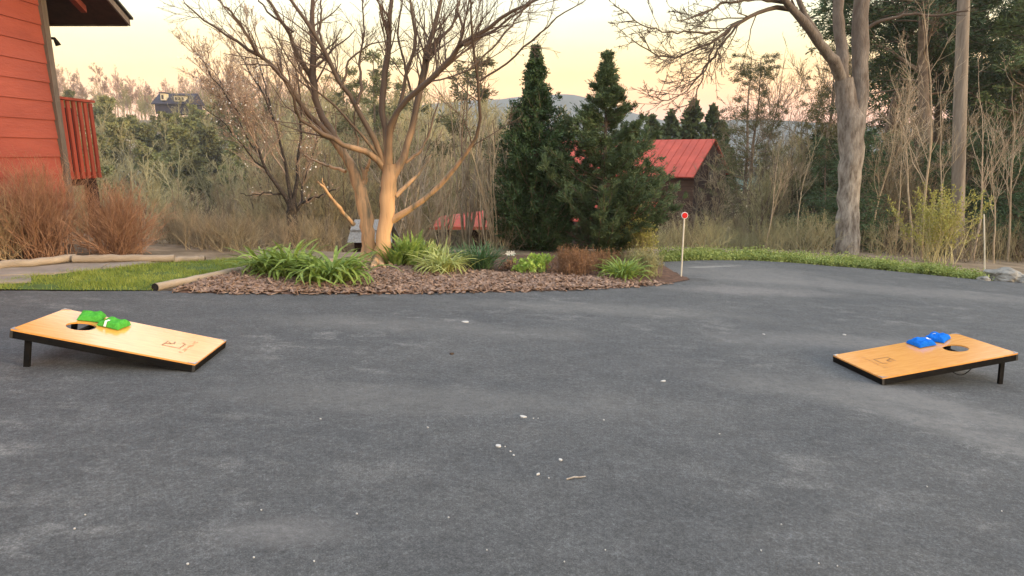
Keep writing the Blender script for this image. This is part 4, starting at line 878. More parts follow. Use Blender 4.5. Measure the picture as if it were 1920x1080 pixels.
# ------------------------------------------------------------------ background woods
R = random.Random(21)
def rowy(x, y, z):
    """photo row at which a point would show"""
    c, s_ = math.cos(PIT), math.sin(PIT); zz = z-CH
    return 540-F*(y*s_+zz*c)/(y*c-zz*s_)
def scatter(protos, spots, label, cat, group, smin=.8, smax=1.2, h=None, top=None, skip=()):
    """top: lowest allowed photo row of the tree's tip as a function of the column; taller ones grow smaller"""
    used = [False]*len(protos); i = 0
    for (px, Y) in spots:
        if any(a <= px <= b_ and c_ <= Y <= d_ for a, b_, c_, d_ in skip): continue
        s_ = R.uniform(smin, smax); p = at(px, 400, Y); z0 = Tz(p.x, p.y)
        if h and top:
            lim = top(px)
            while s_ > .15 and rowy(p.x, p.y, z0+h*s_) < lim: s_ *= .93
            if s_ < smin*.4: continue
        k = i % len(protos); i += 1
        o = protos[k] if not used[k] else copy_tree(protos[k]); used[k] = True
        put(o, px, Y, R.uniform(0, 6.28), s_); tag(o, label(px, Y) if callable(label) else label, cat, group)
    for k, u_ in enumerate(used):
        if not u_:
            for ch in list(protos[k].children): bpy.data.objects.remove(ch)
            bpy.data.objects.remove(protos[k])
def jit(px0, px1, Y0, Y1, n):
    out = [(px0+(px1-px0)*(i+R.random())/n, R.uniform(Y0, Y1)) for i in range(n)]
    R.shuffle(out); return out
def line(*pts): return lambda px: np.interp(px, [p_[0] for p_ in pts], [p_[1] for p_ in pts])+R.uniform(-12, 18)
# left hill: bare trees along the top, evergreens lower
hb = [bare_tree(100+i, 14, .20, n1=13, n2=6, n3=6, n4=2, spread=.6, start=.4, rmin=.04, twig='hilltwig', bark='hilltwig', up=.3) for i in range(4)]
crest = line((90, 98), (200, 104), (270, 112), (300, 150), (340, 150), (380, 118), (480, 135), (620, 165), (900, 190))
scatter(hb, jit(95, 640, 165, 235, 75), lambda px, Y: 'bare pinkish tree on the far crest left of the hillside house' if px < 285 else 'bare pinkish tree on the far crest right of the hillside house', 'tree', 'bare trees on the far hill', .75, 1.2, 14, crest, skip=((275, 350, 0, 175),))
he = [pine_tree(120+i, 11, .2, name='evergreen_tree', leaf='hillever', start=.12, n1=60, len1=.27, nl=9000, lsz=.6, cl=.55, asp=.5) for i in range(3)]
low = line((90, 165), (240, 185), (262, 212), (370, 212), (390, 185), (480, 200), (1000, 215))
scatter(he, jit(180, 420, 80, 130, 22)+jit(100, 560, 95, 165, 34)+jit(560, 1000, 95, 190, 22), lambda px, Y: 'olive green evergreen on the slope left of the trunks' if px < 640 else 'olive evergreen on the far slope behind the trunks', 'tree', 'evergreens on the far hill', .5, 1.0, 11, low)
hc = [bare_tree(130+i, 10, .15, n1=14, n2=6, n3=6, n4=1, spread=.6, start=.15, rmin=.025, twig='olivetwig', up=.3, buds='white' if i == 0 else None, nb=260, bsz=.16) for i in range(3)]
mid_ = line((90, 215), (240, 235), (600, 235), (1000, 225))
scatter(hc, jit(150, 740, 50, 110, 45), 'olive brown bare tree on the lower slope of the left hill', 'tree', 'bare trees below the far hill', .5, 1.0, 10, mid_)
# the rest of the far wood reads as one mass: one object
def far_wood():
    rg = np.random.default_rng(91); prot = []
    for i in range(5):
        P0 = chain(np.zeros((1, 3)), np.array([[rg.normal(0, .05), rg.normal(0, .05), 1.]]), np.array([10.]), 10, rg, .05, .03); R0 = (.12*np.linspace(1.1, .2, 10))[None]
        P1, R1 = spawn(P0, R0, rg, 15, .2, .98, .6, .42, 6, .12, .3, .5, .3, .035); P2, R2 = spawn(P1, R1, rg, 6, .15, 1, .6, .5, 4, .14, .25, .6, .5, .028); P3, R3 = spawn(P2, R2, rg, 4, .1, 1, .6, .6, 3, .16, .2, .7, .6, .02)
        b = Buf(); b.tubes(P0, R0, 5); b.tubes(P1, R1, 3); b.tubes(P2, R2, 3); b.tubes(P3, R3, 3); prot.append((np.vstack(b.v), np.vstack(b.f)))
    out = Buf()
    def sow(n, px0, px1, Y0, Y1, top, smin, smax):
        for i in range(n):
            px = R.uniform(px0, px1); Y = R.uniform(Y0, Y1); p = at(px, 400, Y); z0 = Tz(p.x, p.y); s_ = R.uniform(smin, smax); lim = top(px)
            if 275 < px < 352 and Y < 150: lim = max(lim, 208)
            while s_ > .15 and rowy(p.x, p.y, z0+10*s_) < lim: s_ *= .94
            V, Fc = prot[i % 5]; a = R.uniform(0, 6.28); c, sn = math.cos(a), math.sin(a)
            W = np.stack([V[:, 0]*c-V[:, 1]*sn, V[:, 0]*sn+V[:, 1]*c, V[:, 2]], 1)*s_*np.array([1.15, 1.15, 1])+np.array([p.x, p.y, z0-.3]); out.add(W, Fc, True)
    sow(130, 100, 560, 60, 150, line((90, 200), (260, 212), (370, 212), (560, 195)), .7, 1.2)
    sow(130, 540, 1000, 70, 180, line((540, 168), (800, 178), (1000, 200)), 1.5, 2.3)
    sow(80, 95, 640, 140, 215, line((90, 160), (250, 168), (355, 165), (400, 150), (640, 170)), .9, 1.5)
    sow(60, 950, 1560, 75, 170, line((900, 235), (1200, 250), (1560, 262)), .7, 1.2)
    tag(out.build('far_wood', M['farwood']), 'pale tan leafless wood covering the far slopes', 'wood', kind='stuff')
far_wood()
# pines showing above the thicket behind the orange trunk
bp = [pine_tree(190+i, 13, .16, leaf='pineold', start=.3, n1=34, len1=.2, nl=7000, lsz=.26, cl=.3) for i in range(2)]
for k, (px, Y, ty, lb) in enumerate([(715, 60, 92, 'olive pine rising behind the centre of the orange barked tree'), (868, 55, 96, 'olive pine between the orange barked tree and the dark evergreen'), (650, 75, 130, 'lower olive pine behind the left limbs of the orange barked tree'), (780, 80, 150, 'low olive pine between two taller ones')]):
    o = bp[k] if k < 2 else copy_tree(bp[k % 2]); p = at(px, ty, Y); z0 = Tz(p.x, p.y); put(o, px, Y, k*2.1, (p.z-z0)/13); tag(o, lb, 'tree')
# thicket in the middle distance
th = [bare_tree(140+i, 7, .06, n1=18, n2=6, n3=5, n4=0, spread=.5, start=.08, rmin=.011, twig=('browntwig', 'olivetwig')[i % 2], up=.35, stems=2+i % 2) for i in range(5)]
keep = [copy_tree(o) for o in th for _ in (0, 1)]
tht = line((150, 380), (470, 330), (520, 250), (640, 205), (1000, 190))
def thl(px, Y):
    if px < 520: return 'slender brown bare tree in the thicket beyond the lawn'
    return 'slender brown bare tree in the thicket behind the orange trunk' if px < 760 else 'slender brown bare tree between the orange trunk and the dark evergreen'
scatter(th, jit(330, 1000, 17, 30, 50)+jit(400, 1000, 30, 55, 64), thl, 'tree', 'bare trees of the middle thicket', .7, 1.15, 7, tht, skip=((790, 925, 0, 24), (635, 745, 0, 16)))
# pale many-stemmed shrubs left of the evergreen
ps = [stem_shrub(150+i, 15, 3.4, .22, .10, 'many_stemmed_shrub', 'palebark', twigs=6, r=.020, k=9, curve=.07, twl=.3) for i in range(3)]
for o, (px, Y, s, lb) in zip(ps+[copy_tree(ps[0]), copy_tree(ps[1])], [(880, 13.2, 1.0, 'pale many stemmed bare shrub in front of the red pavilion'), (775, 13.6, .9, 'pale many stemmed bare shrub just right of the orange trunk'), (832, 14.5, .8, 'pale bare shrub between its two larger pale neighbours'), (925, 12.4, .75, 'pale bare shrub leaning against the dark evergreen'), (740, 15.5, .9, 'pale bare shrub seen behind the orange trunk')]):
    put(o, px, Y, R.uniform(0, 6), s, .0); tag(o, lb, 'shrub', 'pale many stemmed shrubs')
# brush near the bed: separate pale stems
bs = [stem_shrub(160+i, 34, 1.8, .62, .3, 'brush', 'browntwig', twigs=9, r=.009, k=7, curve=.19) for i in range(4)]
bkeep = [copy_tree(o) for o in bs for _ in (0, 1)]
scatter(bs, jit(285, 470, 9.9, 11.2, 16)+jit(470, 640, 11.2, 12.5, 8)+jit(280, 960, 11.4, 19, 50), lambda px, Y: 'tangle of dry brush beyond the lawn' if px < 520 else 'tangle of dry brush behind the planted bed', 'shrub', 'dry brush behind the bed', .75, 1.35, 1.7, line((280, 390), (1000, 380)), skip=((625, 755, 0, 15), (790, 925, 0, 24)))
# conifers behind the cabin
cf = [conifer(170+i, 9, [(0, 2.0), (.3, 1.7), (.6, 1.1), (.85, .5), (1, .05)], 'evergreen_tree', 'pine', nb=180, nl=12000, lsz=.42, asc=.15, trunk_r=.15, asp=.5) for i in range(2)]
for k, (px, Y, s) in enumerate([(1215, 55, 1.05), (1250, 58, 1.15), (1290, 52, 1.25), (1325, 56, 1.15), (1180, 60, 1.0), (1060, 48, .9), (1100, 52, .95), (1345, 62, .95), (1150, 46, .8)]):
    o = cf[k] if k < 2 else copy_tree(cf[k % 2]); p = at(px, 400, Y); put(o, px, Y, R.uniform(0, 6), s)
    o.location.z = at(px, [222, 214, 196, 204, 235, 225, 220, 232, 250][k], Y).z-9*s
    tag(o, ['pointed evergreen rising behind the left end of the cabin roof', 'second pointed evergreen behind the cabin roof', 'tallest broad evergreen behind the cabin roof', 'evergreen behind the right half of the cabin roof', 'evergreen just right of the tiered fir', 'pale evergreen between the two dark ones', 'evergreen showing behind the tiered fir', 'evergreen at the right end of the cabin ridge', 'low evergreen hidden behind the tiered fir'][k], 'tree')
# bare trees round the cabin
scatter(keep[0:2], [(1238, 28), (1290, 26), (1322, 24), (1392, 30)], 'thin bare tree in front of the log cabin', 'tree', 'bare trees before the cabin', .55, .7, 7, line((1200, 262), (1400, 262)))
scatter(keep[2:5], jit(1375, 1580, 24, 62, 26), 'bare tree standing between the cabin and the forked tree', 'tree', 'bare trees right of the cabin', .6, 1.1, 7, line((1375, 215), (1580, 200)), skip=((1438, 1482, 0, 69),))
tb = [bare_tree(260+i, 12, .085, n1=15, n2=6, n3=5, n4=1, spread=.65, start=.3, rmin=.012, twig='browntwig', up=.3, lean=.06) for i in range(3)]
tl = [(1372, 36, 150, 'tall fine branched bare tree just right of the cabin gable'), (1408, 30, 95, 'tall bare tree among the olive pines nearest the cabin'), (1436, 45, 110, 'tall bare tree left of the cream house'), (1492, 26, 60, 'tall bare tree right of the cream house'), (1520, 34, 40, 'tallest bare tree close to the left of the forked trunk'), (1556, 28, 70, 'bare tree whose crown meets the left fork'), (1640, 27, 60, 'tall bare tree directly right of the forked trunk'), (1870, 24, 50, 'tall bare tree right of the straight trunk')]
for k, (px, Y, ty, lb) in enumerate(tl):
    o = tb[k] if k < 3 else copy_tree(tb[k % 3]); p = at(px, ty, Y); z0 = Tz(p.x, p.y); put(o, px, Y, k*2.3, (p.z-z0)/12); tag(o, lb, 'tree')
bs2 = [stem_shrub(180+i, 42, 1.5, .5, .3, 'brush', 'olivetwig', twigs=8, r=.008, k=6, curve=.14, leafm='ltgreen', nl=900, lsz=.035) for i in range(2)]
scatter(bs2, jit(1225, 1560, 14, 21, 22), lambda px, Y: 'olive brush at the crest of the driveway before the cabin' if px < 1400 else 'olive brush between the cabin and the forked tree', 'shrub', 'brush along the crest', .6, 1.0, 1.5, line((1200, 405), (1400, 400), (1560, 390)))
bs3 = [stem_shrub(185+i, 24, 1.7, .6, .3, 'brush', ('browntwig', 'brownbark', 'olivetwig')[i], twigs=8, r=.009, k=7, curve=.15) for i in range(3)]
scatter(bs3, jit(1570, 2000, 13.8, 22, 34), lambda px, Y: 'dry brown brush between forked tree and straight trunk' if px < 1790 else 'dry brown brush right of the straight trunk', 'shrub', 'dry brush on the right', .7, 1.25, 1.7, line((1560, 385), (2000, 380)), skip=((1545, 1630, 0, 15.7), (1730, 1800, 0, 14.5)))
# forest on the right
pn = [pine_tree(200+i, 13, .16, leaf='pineold', start=.22, n1=60, len1=.24, nl=20000, lsz=.12, cl=.16) for i in range(2)]
pl = [(1405, 27, 105, 'olive pine nearest the cabin'), (1532, 24, 60, 'olive pine just left of the forked trunk'), (1392, 38, 100, 'farther olive pine seen between two nearer ones'), (1545, 33, 95, 'olive pine directly behind the forked trunk')]
for k, (px, Y, ty, lb) in enumerate(pl):
    o = pn[k] if k < 2 else copy_tree(pn[k % 2]); p = at(px, ty, Y); z0 = Tz(p.x, p.y); put(o, px, Y, k*1.7, (p.z-z0)/13); tag(o, lb, 'tree')
hm = [pine_tree(210+i, 15, .2, name='hemlock_tree', leaf='hemlock', start=.36, n1=48, len1=.27, nl=20000, lsz=.17, cl=.2, droop=.2) for i in range(3)]
scatter(hm, [(1700, 24), (1760, 28), (1660, 33), (1870, 30), (1960, 25), (1720, 42), (1830, 42), (2020, 33), (1640, 26), (1800, 36), (1745, 21), (1900, 38)], lambda px, Y: 'dark hemlock between the forked tree and the straight trunk' if px < 1795 else 'dark hemlock right of the straight trunk', 'tree', 'dark hemlocks on the right', .9, 1.15)
le = [pine_tree(216+i, 5, .08, name='evergreen_tree', leaf='hemlock', start=.05, n1=70, len1=.34, nl=12000, lsz=.13, cl=.18, droop=.15) for i in range(2)]
scatter(le, jit(1500, 2000, 17, 30, 38), lambda px, Y: 'low dark evergreen between forked tree and straight trunk' if px < 1795 else 'low dark evergreen right of the straight trunk', 'tree', 'low evergreens on the right', .6, 1.0, 5, line((1490, 260), (1560, 235), (1700, 205), (2000, 205)))
pr = [pine_tree(220+i, 16, .16, leaf='pine', start=.35, n1=34, len1=.2, nl=9000, lsz=.2, cl=.24) for i in range(2)]
scatter(pr, [(1880, 21), (1915, 26), (1845, 33), (1680, 45), (1780, 50), (1980, 22)], 'tall pine with thin crown near the right edge', 'tree', 'thin crowned pines at right', .8, 1.1)
sp_ = [bare_tree(230+i, 6.5, .034, name='sapling', bark='palebark', twig='palebark', n1=9, n2=4, n3=3, spread=.5, start=.3, rmin=.006, up=.35, lean=.04) for i in range(4)]
sl_ = [(1640, 17, .8, 'thin sapling growing just right of the forked trunk'), (1600, 20, .9, 'thin sapling partly hidden by the forked trunk'), (1905, 16, .8, 'thin leaning sapling close to the right edge'), (1665, 19, .95, 'grey sapling between the forked tree and the leaning one'), (1742, 14.6, 1.0, 'pale slender sapling left of the straight trunk, the tallest'), (1722, 15.2, .85, 'thin pale sapling with a crooked fork beside the tallest one'), (1838, 15, .75, 'pale sapling just right of the straight trunk'), (1690, 16, .7, 'leaning pale sapling nearest the forked tree'), (1880, 14.5, .6, 'short pale sapling by the white stake'), (1500, 16.5, .5, 'small pale sapling left of the forked tree'), (1440, 15, .45, 'small grey sapling at the crest of the drive'), (1770, 16.2, .8, 'pale sapling directly behind the straight trunk')]
for k, (px, Y, s, lb) in enumerate(sl_):
    o = sp_[k] if k < 4 else copy_tree(sp_[k % 4]); put(o, px, Y, k*1.3, s); tag(o, lb, 'sapling')
for o in keep[5:7]:
    for ch in list(o.children): bpy.data.objects.remove(ch)
    bpy.data.objects.remove(o)
scatter(keep[7:10], jit(1600, 2000, 18, 36, 24), 'brown bare tree in the right hand woods', 'tree', 'bare trees in the right woods', .6, 1.0, 7, line((1560, 215), (2000, 200)))
for o in bkeep:
    for ch in list(o.children): bpy.data.objects.remove(ch)
    bpy.data.objects.remove(o)
# forsythia
fo = stem_shrub(240, 46, 1.75, .40, .16, 'yellow_green_shrub', 'olivetwig', twigs=9, r=.008, k=8, leafm='forsy', nl=5200, lsz=.05, curve=.12)
put(fo, 1765, 13.9, 0, 1.0, .0); tag(fo, 'yellow green leafing shrub at the foot of the straight trunk', 'shrub')
fo2 = stem_shrub(241, 60, 1.0, .4, .12, 'yellow_green_shrub', 'olivetwig', twigs=8, r=.005, k=7, leafm='forsy', nl=3000, lsz=.04)
put(fo2, 1205, 11.6, 0, .85, .0); tag(fo2, 'yellow green shrub at the foot of the tiered fir', 'shrub')

# ------------------------------------------------------------------ dry shrubs by the red house
g = G(72, 482); o = stem_shrub(250, 360, 1.36, .48, .14, 'dry_shrub', 'spirea', twigs=9, r=.0045, k=7, curve=.15); o.location = (g.x, g.y+.1, plane(g.x, g.y)+.02); tag(o, 'large rusty dry shrub against the red siding', 'shrub')
g = G(215, 478); o = stem_shrub(251, 400, 1.12, .82, .13, 'dry_shrub', 'spirea', twigs=9, r=.0042, k=7, curve=.15); o.location = (g.x, g.y+.1, plane(g.x, g.y)+.02); tag(o, 'lower rusty dry shrub right of the house corner', 'shrub')
g = G(-8, 484); o = stem_shrub(252, 280, 1.0, .5, .12, 'dry_shrub', 'strawstem', twigs=5, r=.004, k=7, curve=.08); o.location = (g.x, g.y-.1, plane(g.x, g.y)+.02); tag(o, 'straw coloured dry shrub cut off by the left edge', 'shrub')

# ------------------------------------------------------------------ planting in the bed
def bedpt(px, py): g = G(px, py); return Vector((g.x, g.y, float(bedz(np.array([g.x]), np.array([g.y]))[0])))
def plant(o, px, py, label, cat='plant', group=None):
    p = bedpt(px, py); o.location = p; tag(o, label, cat, group); return o
DG = 'strap leaved clumps in the flower bed'
plant(blade_clump(1, 170, .60, .040, .15, 'daylily', 'lily', out=1.7), 545, 522, 'leftmost bright daylily clump at the end of the bed', 'plant', DG)
plant(blade_clump(12, 110, .52, .036, .12, 'daylily', 'lily', out=1.7), 505, 516, 'smaller daylily clump touching the leftmost one by the timber', 'plant', DG)
plant(blade_clump(2, 190, .60, .042, .13, 'daylily', 'lily', out=1.75), 624, 533, 'large green daylily clump spilling onto the asphalt left of the trunk', 'plant', DG)
plant(blade_clump(3, 110, .46, .05, .16, 'leafy_bulbs', 'lily', out=.45), 770, 497, 'upright broad green leaves just right of the orange trunk', 'plant', DG)
plant(blade_clump(13, 70, .4, .045, .12, 'leafy_bulbs', 'lily', out=.5), 742, 500, 'low green leaves at the foot of the orange trunk', 'plant', DG)
plant(blade_clump(4, 170, .52, .026, .10, 'yellow_grass_clump', 'yblade', out=1.6), 832, 515, 'yellow green clump with pale drooping leaves', 'plant', DG)
plant(blade_clump(14, 80, .38, .03, .10, 'leafy_bulbs', 'yblade', out=.6), 812, 497, 'bright yellow green upright leaves behind the drooping clump', 'plant', DG)
plant(blade_clump(5, 230, .48, .018, .14, 'blue_green_clump', 'bblade', out=.9), 902, 507, 'blue green narrow leaved clump in the middle of the bed', 'plant', DG)
plant(blade_clump(15, 90, .30, .014, .09, 'blue_green_clump', 'bblade', out=.6), 868, 498, 'smaller blue green clump beside the middle one', 'plant', DG)
o = stem_shrub(301, 60, .26, .6, .09, 'leafy_plant', 'olivetwig', twigs=4, r=.003, leafm='bright', nl=1300, lsz=.05, asp=.7); plant(o, 1010, 512, 'rounded bright lime green plant left of the rust heather')
o = stem_shrub(302, 25, .18, .6, .06, 'leafy_plant', 'olivetwig', twigs=4, r=.003, leafm='bright', nl=420, lsz=.045, asp=.7); plant(o, 985, 516, 'little lime green plant at the mulch edge')
o = stem_shrub(303, 280, .42, .65, .13, 'heather_shrub', 'heather', twigs=8, r=.003, leafm='heather', nl=3500, lsz=.022); plant(o, 1078, 516, 'rust brown heather shrub in the right part of the bed', 'shrub')
o = stem_shrub(304, 170, .36, .65, .11, 'heather_shrub', 'heather', twigs=8, r=.003, leafm='heather', nl=2200, lsz=.022); plant(o, 1130, 510, 'smaller rust brown shrub behind the right hand daylily', 'shrub')
o = stem_shrub(305, 240, .42, .55, .12, 'pale_shrub', 'ltgreen', twigs=8, r=.003, leafm='ltgreen', nl=3500, lsz=.026); plant(o, 1205, 518, 'pale olive shrub at the right tip of the bed', 'shrub')
plant(blade_clump(6, 120, .42, .028, .12, 'daylily', 'lily', out=1.3), 1165, 526, 'green strap leaved clump at the right front of the bed', 'plant', DG)
o = stem_shrub(306, 40, .2, .7, .05, 'leafy_plant', 'brownbark', twigs=5, r=.002, leafm='heather', nl=500, lsz=.03); plant(o, 955, 512, 'small brown leaved plant behind the lime green one')
# white daffodil-like flower
p = bedpt(957, 505); fr_ = empty('white_flower', p, label='single white flower standing before the dark evergreen', cat='flower')
b = Buf(); 
for k_ in range(2):
    xo = (-.03, .035)[k_]; b.tubes(np.array([[[p.x+xo, p.y, p.z], [p.x+xo+.01, p.y, p.z+.1], [p.x+xo, p.y-.01, p.z+.2]]]), np.array([[.004, .004, .003]]), 5)
b.build('stalks', M['lily'], fr_, org=p)
b = Buf()
for k_ in range(2):
    xo = (-.03, .035)[k_]; cpt = Vector((p.x+xo, p.y-.02, p.z+.215))
    for j in range(6):
        a_ = j*math.pi/3; d = Vector((math.cos(a_), -.15, math.sin(a_))); s_ = Vector((-math.sin(a_), 0, math.cos(a_)))
        b.quads([[list(cpt), list(cpt+d*.025+s_*.014), list(cpt+d*.05), list(cpt+d*.025-s_*.014)]])
b.build('petals', M['white'], fr_, org=p)

# ground cover strip along the right edge
rng = np.random.default_rng(31)
strip = [(1243, 489), (1310, 487), (1400, 487), (1480, 491), (1560, 498), (1630, 503), (1700, 510), (1780, 518), (1850, 525)]
sx_ = rng.uniform(1243, 1850, 42000); sy_ = np.interp(sx_, [s[0] for s in strip], [s[1] for s in strip])
gg = np.array([gxy(a, b_) for a, b_ in zip(sx_[::10], sy_[::10])]); gg = np.repeat(gg, 10, axis=0)
off = np.abs(rng.normal(0, .55, len(gg))); gx = gg[:, 0]+rng.normal(0, .06, len(gg))+off*.15; gy = gg[:, 1]+off-.04
cl = .55+.45*hn(gx*.5, gy*.5); keep_ = rng.random(len(gg)) < (.35+.8*cl); gx = gx[keep_]; gy = gy[keep_]; cl = cl[keep_]; hh = np.abs(rng.normal(0, .055, len(gx)))*(.35+1.1*cl)
pp = np.stack([gx, gy, T(gx, gy)+.03+hh], 1); b = Buf(); b.quads(leafquads(pp, .042, rng, .6)); 
tag(b.build('groundcover', M['cover']), 'lime green low groundcover lining the far edge of the driveway', 'groundcover', kind='stuff')

# boulder
def boulder(px, py, r, label, seed):
    g = G(px, py); bm = bmesh.new(); bmesh.ops.create_icosphere(bm, subdivisions=4, radius=r); rg = random.Random(seed)
    from mathutils import noise as mn
    for v in bm.verts:
        n_ = mn.noise(v.co*1.2/r+Vector((seed, 0, 0))); n2 = mn.noise(v.co*4/r+Vector((0, seed, 0))); v.co *= 1+.35*n_+.1*n2; v.co.z *= .5
    me = bpy.data.meshes.new('boulder'); bm.to_mesh(me); bm.free(); me.materials.append(M['rock']); o = bpy.data.objects.new('boulder', me); col.objects.link(o)
    o.location = (g.x, g.y, g.z+r*.2); tag(o, label, 'rock', 'rocks by the right edge')
boulder(1885, 524, .30, 'pale grey boulder at the right edge of the groundcover', 3)
boulder(1925, 529, .2, 'smaller boulder cut off by the right edge', 5)
boulder(1845, 525, .1, 'small grey rock at the foot of the white stake', 7)
# white stake and reflector marker
def pole(name, pa, pb, rad, label, cat):
    a = G(*pa); c = at(pb[0], pb[1], a.y); root = empty(name, a, label=label, cat=cat)
    b = Buf(); P = np.array([list(a-Vector((0, 0, .05))), list(a.lerp(c, .5)), list(c)]); b.tubes(P[None], np.array([[rad]*3]), 10, cap=True); b.build('pole', M['wpole'], root, org=a); return root, a, c
pole('stake', (1847, 518), (1845, 402), .012, 'thin white driveway stake among the trees at right', 'stake')
rt, a, c = pole('reflector_marker', (1277, 520), (1283, 410), .011, 'white driveway marker pole with a round red reflector', 'marker')
b = Buf(); cc = at(1284, 404, a.y-.012); ths = [i*2*math.pi/28 for i in range(28)]
b.prism([cc+Vector((math.cos(t_)*.051, 0, math.sin(t_)*.051)) for t_ in ths], (0, .014, 0)); b.build('reflector_rim', M['tagw'], rt, org=a)
b = Buf(); b.prism([cc+Vector((math.cos(t_)*.042, -.006, math.sin(t_)*.042)) for t_ in ths], (0, .005, 0)); b.build('reflector', M['reflector'], rt, org=a)

# ------------------------------------------------------------------ cornhole boards
BL, BW = 1.22, .61; ZH, ZL, LEGIN = .2777, .0617, .0709
def game_board(side, cx, cy, yaw, label):
    """local frame: +x towards the high end; rest on the sloping drive"""
    n_ = Vector((-SX, -SY, 1)).normalized(); xv = Vector((1, 0, SX)).normalized(); yv = n_.cross(xv)
    u = xv*math.cos(yaw)+yv*math.sin(yaw); v = -xv*math.sin(yaw)+yv*math.cos(yaw)
    if side == 'L': u, v = -u, -v
    o3 = Vector((cx, cy, plane(cx, cy)))
    root = bpy.data.objects.new('cornhole_board', None); col.objects.link(root); root.empty_display_size = .2
    root.matrix_world = Matrix(((u.x, v.x, n_.x, o3.x), (u.y, v.y, n_.y, o3.y), (u.z, v.z, n_.z, o3.z), (0, 0, 0, 1)))
    tag(root, label, 'game board', 'pair of cornhole boards')
    Lh = math.sqrt(BL*BL-(ZH-ZL)**2)/2; tilt = math.asin((ZH-ZL)/BL); mid = Vector((0, 0, (ZH+ZL)/2))
    RT = Matrix.Rotation(-tilt, 3, 'Y')             # board local -> root local
    def W(x, y, z): return mid+RT @ Vector((x, y, z))
    def boxm(b, c, d): b.box(W(*c), d, rot=RT)
    # top panel with a round hole
    hx = BL/2-.288; hr = .094; k = 48
    bm = bmesh.new(); tt = .012
    ths = [i*2*math.pi/k for i in range(k)]
    def outer(t_):
        c_, s_ = math.cos(t_), math.sin(t_); ex = (BL/2-hx) if c_ > 0 else (BL/2+hx)
        m_ = min(ex/abs(c_) if abs(c_) > 1e-9 else 1e9, (BW/2)/abs(s_) if abs(s_) > 1e-9 else 1e9); return (hx+c_*m_, s_*m_)
    cor = [math.atan2(BW/2, BL/2-hx), math.atan2(BW/2, -(BL/2+hx)), math.atan2(-BW/2, -(BL/2+hx))+2*math.pi, math.atan2(-BW/2, BL/2-hx)+2*math.pi]
    ths = sorted(ths+cor); k = len(ths)
    rings = []
    for z in (0, -tt):
        rings.append([bm.verts.new(W(hx+math.cos(t_)*hr, math.sin(t_)*hr, z)) for t_ in ths]); rings.append([bm.verts.new(W(*outer(t_), z)) for t_ in ths])
    for i in range(k):
        j = (i+1) % k
        bm.faces.new((rings[0][i], rings[1][i], rings[1][j], rings[0][j])); bm.faces.new((rings[2][j], rings[3][j], rings[3][i], rings[2][i]))
        bm.faces.new((rings[0][j], rings[2][j], rings[2][i], rings[0][i])); bm.faces.new((rings[1][i], rings[3][i], rings[3][j], rings[1][j]))
    bmesh.ops.recalc_face_normals(bm, faces=bm.faces[:])
    me = bpy.data.meshes.new('playing_surface'); bm.to_mesh(me); bm.free(); me.materials.append(M['board']); top = bpy.data.objects.new('playing_surface', me); col.objects.link(top); top.parent = root
    fd = .052
    b = Buf()
    for s_ in (-1, 1): boxm(b, (0, s_*(BW/2-.009), -tt-fd/2), (BL, .018, fd))
    for s_ in (-1, 1): boxm(b, (s_*(BL/2-.009), 0, -tt-fd/2), (.018, BW-.037, fd))
    boxm(b, (.12, 0, -tt-fd/2), (.018, BW-.04, fd*.8)); b.build('frame', M['black'], root)
    for sx_ in (-1, 1):
        for sy_ in (-1, 1):
            b = Buf(); cx_, cy_ = sx_*(BL/2-.012), sy_*(BW/2-.012)
            b.prism([W(sx_*(BL/2+.002), sy_*(BW/2+.002), .0012), W(sx_*(BL/2-.05), sy_*(BW/2+.002), .0012), W(sx_*(BL/2-.012), sy_*(BW/2-.012), .0012), W(sx_*(BL/2+.002), sy_*(BW/2-.05), .0012)], RT @ Vector((0, 0, .0025)))
            b.build('corner_guard', M['alu'], root)
            b = Buf(); boxm(b, (sx_*(BL/2-.006), sy_*(BW/2+.001), -.036), (.018, .003, .05)); b.build('corner_bracket', M['bracket'], root)
    # black backing sheet added to deepen the shade beneath, open under the hole
    b = Buf()
    for (x0, x1, y0, y1) in ((-BL/2+.02, hx-.11, -BW/2+.02, BW/2-.02), (hx+.11, BL/2-.02, -BW/2+.02, BW/2-.02), (hx-.108, hx+.108, -BW/2+.02, -.11), (hx-.108, hx+.108, .11, BW/2-.02)):
        boxm(b, ((x0+x1)/2, (y0+y1)/2, -tt-.004), (x1-x0, y1-y0, .004))
    b.build('shade_backing', M['black'], root)
    for s_ in (-1, 1):
        xl = Lh-LEGIN; pt = Vector((xl-.03 if side == 'R' else xl-.035, s_*(BW/2-.034), ZH-.035)); pb = Vector((xl+.0, s_*(BW/2-.034), .0))
        if side == 'L': pt.x = xl-.02; pb.x = xl+.012
        b = Buf(); h = pt-pb; b.prism([pb+Vector((-.019, -.01, 0)), pb+Vector((.019, -.01, 0)), pb+Vector((.019, .01, 0)), pb+Vector((-.019, .01, 0))], h); b.build('leg', M['black'], root)
    b = Buf(); boxm(b, (hx-.0+.01, 0, -tt-.035), (.02, BW-.05, .03)); b.build('cross_bar', M['black'], root)
    # carrying cord under the edge
    if side == 'R':
        P = np.array([list(W(-.02+.20*t_, -BW/2+.03, -.07-.055*math.sin(t_*math.pi))) for t_ in np.linspace(0, 1, 10)]) 
        s_y = 1 if v.y < 0 else -1
        P = np.array([list(W(.02+.20*t_, s_y*(BW/2-.02), -.06-.05*math.sin(t_*math.pi))) for t_ in np.linspace(0, 1, 10)]); b = Buf(); b.tubes(P[None], np.full((1, 10), .004), 6); b.build('carry_cord', M['black'], root)
